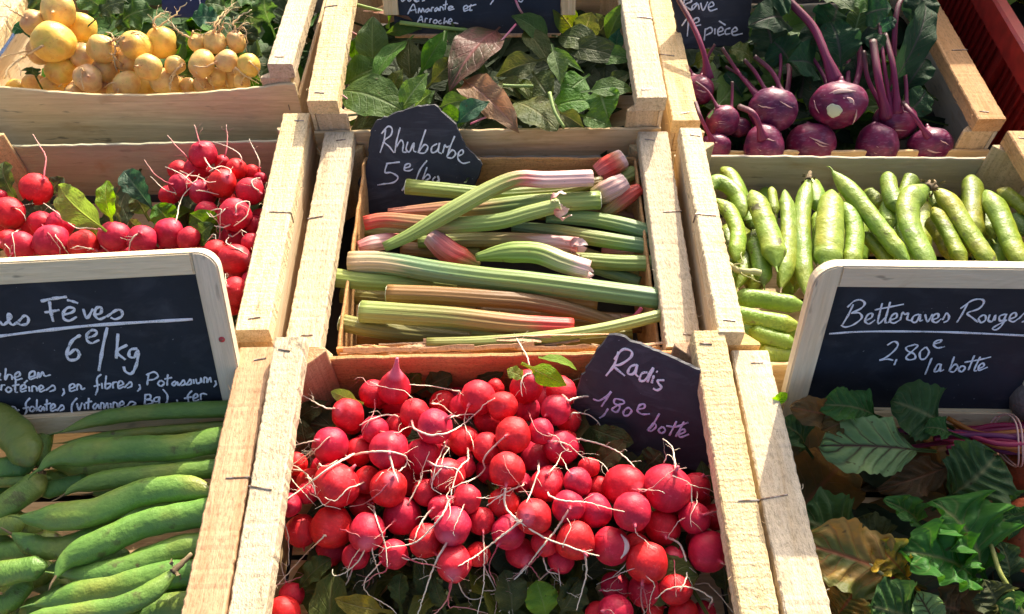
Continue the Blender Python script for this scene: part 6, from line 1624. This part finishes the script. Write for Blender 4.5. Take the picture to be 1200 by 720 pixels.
W2 = [[(-10,548),(2,540),(-4,562),(8,566)],[(25,518),(22,565),(34,545),(48,548),(50,565)],[(55,558),(80,548),(78,533),(62,545),(65,565),(92,560)],[(115,556),(140,548),(138,530),(120,540),(122,563),(146,555)],[(150,560),(155,535),(160,556),(172,533),(181,550),(205,545)],
 [(5,608),(9,588),(22,586)],[(36,592),(25,605),(35,616),(48,605),(37,593)],[(65,568),(62,612),(73,615)],[(50,590),(80,584)],[(85,605),(105,597),(98,584),(85,595),(88,613),(108,608)],[(98,580),(112,567)],[(118,592),(120,613)],[(130,614),(132,592),(147,595),(150,612)],[(157,607),(175,597),(166,587),(157,600),(164,613),(183,606)],[(185,608),(214,588),(222,604),(200,613)],[(255,600),(259,616),(250,630)],
 [(280,602),(301,593),(295,581),(281,590),(284,611),(305,606)],[(310,608),(313,585),(325,588),(329,604),(343,598)],[(408,543),(391,560),(393,600),(384,627)],[(378,592),(403,584)],[(410,578),(412,601)],[(428,548),(424,598),(440,596),(446,581),(428,582)],[(455,600),(456,578),(471,574)],[(475,592),(496,582),(486,569),(475,582),(479,600),(499,592)],[(500,597),(525,574),(530,590),(511,599)],[(560,583),(564,598),(553,612)],
 [(598,538),(592,587)],[(588,546),(620,534),(636,550),(620,563),(597,567)],[(646,567),(635,580),(648,591),(661,578),(647,567)],[(675,543),(672,589)],[(661,563),(692,556)],[(706,570),(692,580),(701,589),(713,574),(716,589)],[(720,589),(738,567),(743,582),(729,589)],[(748,587),(765,564),(769,580),(754,587)],[(778,563),(780,581)],[(788,561),(792,579),(805,575),(809,558),(811,577)],[(820,579),(822,557),(832,560),(833,576),(845,557),(849,576)],[(865,568),(869,582),(860,594)],
 [(18,692),(38,683),(32,671),(19,685),(24,701),(43,692)],[(48,697),(50,674),(62,678),(66,691),(79,685)],[(122,638),(105,660),(108,690),(99,707)],[(93,681),(119,675)],[(129,671),(120,685),(130,693),(141,680),(130,671)],[(150,643),(148,691)],[(167,669),(155,682),(165,691),(176,674),(179,691)],[(190,643),(188,689)],[(179,666),(206,659)],[(205,684),(222,673),(215,661),(205,675),(209,691),(229,684)],[(230,690),(250,667),(258,680),(241,691)],
 [(311,638),(292,662),(289,690),(301,712)],[(310,659),(318,686),(331,657)],[(340,661),(342,683)],[(358,638),(355,683)],[(344,659),(371,651)],[(387,659),(375,672),(383,683),(396,664),(399,683)],[(405,684),(408,659),(418,662),(420,681),(432,659),(436,681)],[(445,659),(447,679)],[(455,681),(458,657),(470,660),(473,677)],[(480,671),(498,663),(491,651),(480,665),(484,681),(506,672)],[(508,677),(526,654),(546,660),(528,673)],
 [(585,623),(582,666)],[(583,626),(603,625),(605,640),(587,645)],[(587,645),(610,648),(611,660),(583,667)],[(637,634),(621,640),(622,653),(638,650),(641,632),(639,664),(627,671)],[(655,603),(673,627),(671,655),(656,674)],[(712,645),(713,658)],[(772,609),(755,630),(758,655),(749,670)],[(740,641),(771,634)],[(778,642),(795,633),(788,621),(777,635),(781,651),(801,645)],[(808,647),(808,624),(820,621),(833,625)]]
fb.writing(W1, T, .0024, M_CHALK)
o = fb.writing(W2, T, .0018, M_CHALK)

# -- the board on the right
bb = Board('framed_blackboard', P(1050, 490, -.04), 17, -1.5, 'framed blackboard chalked Betteraves Rouges 2,80 la botte, above the beet greens', 'blackboard', 'framed blackboards')
framed(bb, -.108, .1205, -.008, .1635, .0200, .020)
T = lambda x, y: (900 + x / 3.43, 290 + y / 3.43)
W = [[(342,228),(322,270),(298,310)],[(318,240),(345,215),(372,210),(388,225),(370,246),(335,262),(365,262),(376,282),(345,308),(312,319),(292,312)],[(392,292),(415,281),(418,264),(400,270),(389,295),(405,306),(430,290)],[(458,223),(440,298),(450,302),(470,280)],[(490,218),(470,296),(485,299),(492,290)],[(428,250),(480,240),(545,227)],[(490,291),(515,281),(515,264),(498,272),(489,295),(505,303),(527,292)],
 [(530,292),(540,261),(550,268),(563,264),(558,288),(575,293)],[(607,267),(585,275),(577,295),(594,299),(611,269),(609,294),(622,290)],[(630,268),(640,297),(660,266)],[(658,290),(682,281),(682,265),(665,272),(659,292),(675,301),(696,285)],[(700,291),(716,264),(726,275),(722,292),(704,301)],[(802,222),(780,265),(758,300)],[(772,245),(820,212),(858,208),(866,222),(845,246),(800,263),(822,283),(842,300)],[(861,271),(845,285),(855,301),(873,290),(871,272),(858,272)],
 [(890,269),(884,292),(900,296),(913,271),(910,293)],[(952,267),(930,275),(930,293),(945,290),(957,266),(940,310),(915,330),(903,322),(960,290)],[(972,287),(995,276),(992,261),(975,270),(969,290),(985,298),(1005,285)],[(1005,287),(1032,262),(1042,275),(1036,292),(1018,299)],([(245,346),(400,337),(700,339),(1029,353),(1060,354)],.0021),
 [(478,392),(505,377),(521,388),(510,410),(475,440),(448,452),(480,448),(502,453)],[(516,448),(506,472)],[(587,390),(555,400),(560,415),(586,427),(590,445),(565,451),(554,440),(580,415),(601,394),(585,388)],[(632,399),(610,420),(612,446),(630,446),(646,420),(634,399)],[(662,388),(690,380),(695,371),(675,375),(664,390),(680,403),(710,397)],[(657,443),(630,510)],[(692,469),(680,470),(667,498),(685,493),(694,468),(691,496),(706,490)],[(747,438),(727,497)],[(727,493),(750,469),(761,480),(745,499),(729,497)],
 [(777,474),(765,490),(778,499),(791,482),(778,474)],[(828,433),(804,492)],[(852,438),(827,492),(838,494)],[(788,461),(850,450),(895,439)],[(845,487),(866,476),(862,464),(847,475),(846,493),(882,480)]]
bb.writing(W, T, .0018, M_CHALK)

# -- slates
rnd = random.Random(55)
def slate(name, base, lean, yaw, outline, label, t=.005, rough=.0005, mat=None):
    b = Board(name, base, lean, yaw, label, 'slate', 'price slates')
    poly = [b.uv(*p) for p in outline]
    bm = slab_bm(poly, t, rnd, rough, .004)
    b.part('stone', bm, mat or M_SLATE)
    return b
rs = slate('price_slate', P(490, 232, -.055), 33, -3, [(434,154),(442,141),(463,133),(485,126),(509,123),(517,131),(534,146),(540,160),(545,172),(556,182),(565,193),(560,208),(553,225),(545,250),(438,255),(424,240),(420,228),(421,211),(430,193)], 'dark irregular slate chalked Rhubarbe, leaning at the back of the rhubarb crate')
T = lambda x, y: (370 + x / 4, 130 + y / 4)
W = [[(328,88),(320,140),(302,197)],[(308,108),(338,74),(358,84),(352,115),(320,142),(345,168),(367,197)],[(396,78),(380,140),(371,197)],[(378,170),(400,138),(411,155),(408,190),(427,195)],[(432,145),(424,180),(440,192),(460,150),(459,186),(472,193)],[(516,88),(495,150),(479,197)],[(483,192),(510,159),(526,170),(511,197),(483,197)],[(570,154),(545,170),(545,196),(570,186),(581,150),(575,190),(591,201)],[(595,198),(606,160),(613,170),(631,164)],[(652,118),(630,170),(614,217)],[(614,214),(640,184),(656,200),(640,221),(617,219)],[(668,212),(690,201),(688,184),(671,195),(667,225),(690,246),(723,240)],
 [(336,244),(325,288),(355,290),(386,312),(365,336),(320,343),(289,348)],[(330,248),(395,240)],[(413,269),(440,262),(440,248),(420,255),(417,278),(440,281),(456,272)],[(522,233),(490,275),(468,330)],[(522,264),(500,326)],[(500,324),(525,299),(536,314),(510,330)],[(561,309),(548,325),(560,336),(578,323),(572,306),(580,338)],[(405,375),(425,340)]]
rs.writing(W, T, .0019, M_CHALK)
ds = slate('price_slate', P(760, 505, -.045), 30, -24, [(713,393),(727,394),(744,402),(782,417),(820,434),(824,452),(830,476),(837,527),(828,552),(760,545),(690,520),(668,505),(672,470),(682,440),(698,415)], 'dark slate chalked Radis, leaning at the back right of the radish crate')
T = lambda x, y: (580 + x / 4, 400 + y / 4)
W = [[(580,48),(560,110),(521,162)],[(560,85),(600,38),(640,46),(637,75),(590,108),(560,117),(610,162)],[(661,109),(635,120),(624,150),(650,151),(669,109),(660,150),(673,166)],[(716,145),(690,150),(679,181),(705,181),(743,123),(715,192)],[(746,159),(735,196)],[(757,140),(763,144)],[(795,182),(765,183),(768,198),(781,216),(760,229),(742,220)]]
ds.writing(W, T, .0023, M_CHALK)
W = [[(460,270),(488,278),(520,260),(546,236),(520,275),(500,306)],[(531,315),(512,345),(490,360)],[(601,275),(565,270),(560,290),(586,305),(572,331),(549,320),(575,300),(606,290),(601,275)],[(626,309),(605,325),(605,346),(625,346),(641,325),(625,308)],[(668,318),(700,312),(700,294),(678,300),(669,325),(690,341),(727,340)],[(772,338),(735,400),(714,417)],[(718,412),(745,384),(756,400),(735,419),(716,417)],[(786,399),(768,415),(780,431),(799,418),(788,399)],[(852,374),(818,442)],[(887,376),(848,447)],[(803,396),(850,400),(907,380)],[(862,437),(890,425),(885,411),(864,425),(869,449),(910,435)]]
ds.writing(W, T, .0019, M_CHALKL)
ks = slate('price_slate', P(838, 50, -.02), 28, 4, [(784,-18),(882,-20),(880,10),(877,47),(868,52),(835,55),(800,58),(796,45)], 'dark slate chalked Rave and pièce, behind the kohlrabi')
T = lambda x, y: (780 + x / 4, y / 4)
W = [[(88,-5),(78,52)],[(88,0),(115,-4),(120,8),(90,25),(122,50)],[(148,14),(125,28),(127,46),(150,20),(157,46)],[(163,14),(175,49),(197,9)],[(200,36),(225,26),(216,10),(200,28),(208,51),(242,42)],[(75,122),(105,88),(101,172)],[(128,112),(155,101),(150,84),(131,95),(134,121),(166,117)],[(186,134),(180,192)],[(184,142),(210,129),(217,150),(187,167)],[(231,134),(230,162)],[(243,152),(268,143),(260,127),(244,145),(249,166),(274,158)],[(249,99),(281,119)],[(303,132),(281,140),(281,161),(303,158)],[(310,152),(335,143),(326,129),(311,145),(317,166),(360,158)]]
ks.writing(W, T, .0021, M_CHALK)
ts = slate('price_slate', P(222, 16, .02), 30, 2, [(188,-24),(258,-26),(252,6),(246,19),(205,21),(190,10)], 'blue black slate among the turnip tops', .004, .0003, M_BLUEB)
T = lambda x, y: (130 + x / 4.8, y / 4.8)
ts.writing([[(498,-10),(505,28)],[(440,-20),(452,6)]], T, .002, M_CHALK)

# -- clipped board in the leaf crate
ab = Board('clip_blackboard', P(560, 42, .01), 24, 0, 'small blackboard chalked Amarante et Arroche, standing in the leaf crate', 'blackboard')
(u0, v0), (u1, _) = ab.uv(463, 40), ab.uv(657, 40)
bm = bmesh.new(); prism(bm, [(u0, v0), (u1, v0), (u1, v0 + .085), (u0, v0 + .085)], -.004, 0); ab.part('panel', bm, M_BOARD)
bm = bmesh.new(); beam(bm, ((u0 + u1) / 2 - .5 * (u1 - u0), v0 - .0026, -.001), (u1, v0 - .0026, -.001), (0, 0, 1), .005, .007, 12, .0002); ab.part('ledge', bm, wood('x', 'red'))
for a, b_ in ((450, 467), (657, 674)):
    ua, ub = ab.uv(a, 12)[0], ab.uv(b_, 12)[0]
    vb = ab.uv(a, 17)[1]
    bm = bmesh.new(); beam(bm, ((ua + ub) / 2, vb, .003), ((ua + ub) / 2, v0 + .09, .003), (0, 0, 1), abs(ub - ua), .008, 12, .0002)
    ab.part('wooden_clip', bm, wood('y', 'board'))
T = lambda x, y: (390 + x / 4.5, y / 4.5)
W = [[(395,76),(425,24),(441,71)],[(404,58),(441,50)],[(450,71),(455,44),(465,66),(475,44),(483,66)],[(507,44),(490,55),(495,66),(511,50),(513,63)],[(520,63),(523,41),(534,41)],[(552,39),(538,50),(542,61),(557,45),(559,59)],[(565,59),(568,37),(580,42),(583,56)],[(598,2),(592,53)],[(581,29),(606,22)],[(607,48),(633,39),(622,33),(610,42),(614,54),(641,47)],[(687,51),(710,42),(705,29),(690,40),(694,59),(716,52)],[(730,23),(722,55),(736,53)],[(708,38),(757,24)],
 [(445,122),(466,86),(476,120)],[(452,108),(474,104)],[(485,120),(490,99),(501,99)],[(510,122),(515,101),(523,101)],[(541,104),(530,115),(540,126),(551,112),(540,103)],[(572,107),(558,115),(562,126),(577,122)],[(591,93),(585,126),(598,112),(606,126)],[(608,119),(628,111),(621,99),(610,112),(614,126),(640,122),(662,125)],
 [(360,-4),(366,8),(382,-2)],[(392,-6),(402,8),(418,-4)],[(430,4),(448,-2),(440,-10),(428,0),(440,10),(456,4)],[(470,6),(486,2)]]
W += [[(170 * 4.5 + 65, 25), (170 * 4.5 + 76, 10), (170 * 4.5 + 86, -4)], [(170 * 4.5 + 213, 4), (170 * 4.5 + 228, 11), (170 * 4.5 + 240, -2)]]
ab.writing(W, T, .0017, M_CHALK)

# ------------------------------------------------------------------ red plastic crate with lettuce
a, b = P(1138, 0, -.006), P(1197, 104, -.006)
dr = (a - b); dr.z = 0; dr.normalize()
yaw = math.atan2(-dr.x, dr.y)
M = Matrix.Translation(V((b.x, b.y, R0 - .145))) @ Matrix.Rotation(yaw, 4, 'Z') @ Matrix.Translation((.0155, -.06, 0))
pc = empty('plastic_crate', mat=M)
tag(pc, 'red ribbed plastic crate behind the right end of the stall', 'crate')
H, LW, LD = .175, .38, .52
bm = bmesh.new()
w = .003
beam(bm, (.006, 0, H / 2), (.006, LD, H / 2), (1, 0, 0), H - .02, w, 10, 0)
beam(bm, (LW - .006, 0, H / 2), (LW - .006, LD, H / 2), (1, 0, 0), H - .02, w, 10, 0)
beam(bm, (.0078, .0015, H / 2), (LW - .0078, .0015, H / 2), (0, 1, 0), H - .02, w, 10, 0)
beam(bm, (.0078, LD - .0015, H / 2), (LW - .0078, LD - .0015, H / 2), (0, 1, 0), H - .02, w, 10, 0)
beam(bm, (.008, LD / 2, .012), (LW - .008, LD / 2, .012), (0, 0, 1), LD - .008, .003, 4, 0)
obj('wall', bm, M_PLASTIC, pc, False)
bm = bmesh.new()
for k in range(30):
    y = .012 + k * (LD - .024) / 29
    beam(bm, (.0022, y, .02), (.0022, y, H - .045), (1, 0, 0), .004, .0045, 2, 0)
for y in (.15, .37): beam(bm, (-.001, y, .014), (-.001, y, H - .03), (1, 0, 0), .012, .011, 2, 0)
for k in range(22):
    x = .014 + k * (LW - .028) / 21
    beam(bm, (x, -.0022, .02), (x, -.0022, H - .045), (0, 1, 0), .004, .0045, 2, 0)
obj('ribs', bm, M_PLASTIC, pc, False)
bm = bmesh.new()
beam(bm, (-.0065, 0, H - .022), (-.0065, LD, H - .022), (1, 0, 0), .036, .018, 10, 0, bev=.003)
beam(bm, (LW + .0065, 0, H - .022), (LW + .0065, LD, H - .022), (1, 0, 0), .036, .018, 10, 0, bev=.003)
beam(bm, (0, -.0095, H - .022), (LW, -.0095, H - .022), (0, 1, 0), .036, .018, 10, 0, bev=.003)
beam(bm, (0, LD + .0095, H - .022), (LW, LD + .0095, H - .022), (0, 1, 0), .036, .018, 10, 0, bev=.003)
obj('rim', bm, M_PLASTIC, pc, False)
rnd = random.Random(71)
for k, (lx, ly) in enumerate(((.12, .13), (.13, .34), (.28, .2), (.27, .42))):
    c = M @ V((lx, ly, .10))
    h = empty('lettuce', c)
    tag(h, ['green lettuce nearest the front of the red plastic crate', 'green lettuce behind the front one in the red plastic crate', 'lettuce on the far side of the red plastic crate', 'rearmost lettuce in the red plastic crate'][k], 'lettuce', 'lettuces in the red crate')
    bm = bmesh.new()
    for j in range(26):
        a = j * 2.4; rr = .012 + .052 * (j / 26)
        d = V((math.cos(a), math.sin(a), 0))
        leaf_bm(bm, d * rr * .25 + V((0, 0, -.02)), d * (rr + .03) + V((0, 0, .07 - .055 * (j / 26))), .075, d * -.6 + V((0, 0, .8)), rnd, 'round', .2, .3, .38, 3.2, 0, N=12, K=5)
    obj('leaves', bm, L_LETT, h)

# ------------------------------------------------------------------ blue denim cloth beside the turnip crate
bm = bmesh.new()
n = 26
g = [[None] * n for _ in range(n)]
rnd = random.Random(2)
for i in range(n):
    for j in range(n):
        x, y = i / (n - 1) - .5, j / (n - 1) - .5
        z = .014 * math.sin(9 * x + 3 * y) + .010 * math.sin(14 * y - 5 * x) + .03 - .06 * max(0, abs(x) - .38) - .06 * max(0, abs(y) - .38)
        g[i][j] = bm.verts.new((x * .16, y * .44, z))
for i in range(n - 1):
    for j in range(n - 1): bm.faces.new((g[i][j], g[i + 1][j], g[i + 1][j + 1], g[i][j + 1]))
o = obj('denim_cloth', bm, M_DENIM)
o.location = (-.755, .96, R0 - .075)
o.modifiers.new('thick', 'SOLIDIFY').thickness = .004
tag(o, 'dark blue denim cloth lying left of the turnip crate', 'cloth')

# ------------------------------------------------------------------ light, sky, camera
AZ, EL = R(19), R(30)
S_ = V((math.sin(AZ) * math.cos(EL), math.cos(AZ) * math.cos(EL), math.sin(EL)))
sun = bpy.data.lights.new('sun', 'SUN')
sun.energy = 3.7
sun.angle = R(.5)
sun.color = (1.0, .91, .74)
so = bpy.data.objects.new('sun', sun)
C.objects.link(so)
so.rotation_euler = S_.to_track_quat('Z', 'Y').to_euler()
so.location = S_ * 5
w = bpy.data.worlds.new('World')
bpy.context.scene.world = w
w.use_nodes = True
nt = w.node_tree
sky = nt.nodes.new('ShaderNodeTexSky')
sky.sky_type = 'NISHITA'
sky.sun_disc = False
sky.sun_elevation = EL
sky.sun_rotation = AZ
nt.links.new(sky.outputs[0], nt.nodes['Background'].inputs['Color'])
nt.nodes['Background'].inputs['Strength'].default_value = .15
sky.dust_density = 5.0
sky.air_density = .55
sky.ozone_density = .6
cam = bpy.data.cameras.new('camera')
cam.sensor_width = 36
cam.lens = 36 * F / 1200
cam.clip_start = .02
cam.clip_end = 1000
co = bpy.data.objects.new('camera', cam)
C.objects.link(co)
Mc = Matrix.Identity(4)
for i, a in enumerate((RT, UP, -FW)):
    for j in range(3): Mc[j][i] = a[j]
Mc.translation = CAM
co.matrix_world = Mc
sc = bpy.context.scene
sc.camera = co
sc.view_settings.view_transform = 'Standard'
sc.view_settings.look = 'None'
sc.view_settings.exposure = 1.25
sc.view_settings.gamma = 1
sc.view_settings.use_curve_mapping = False
sc.cycles.max_bounces = 8
sc.cycles.use_denoising = True
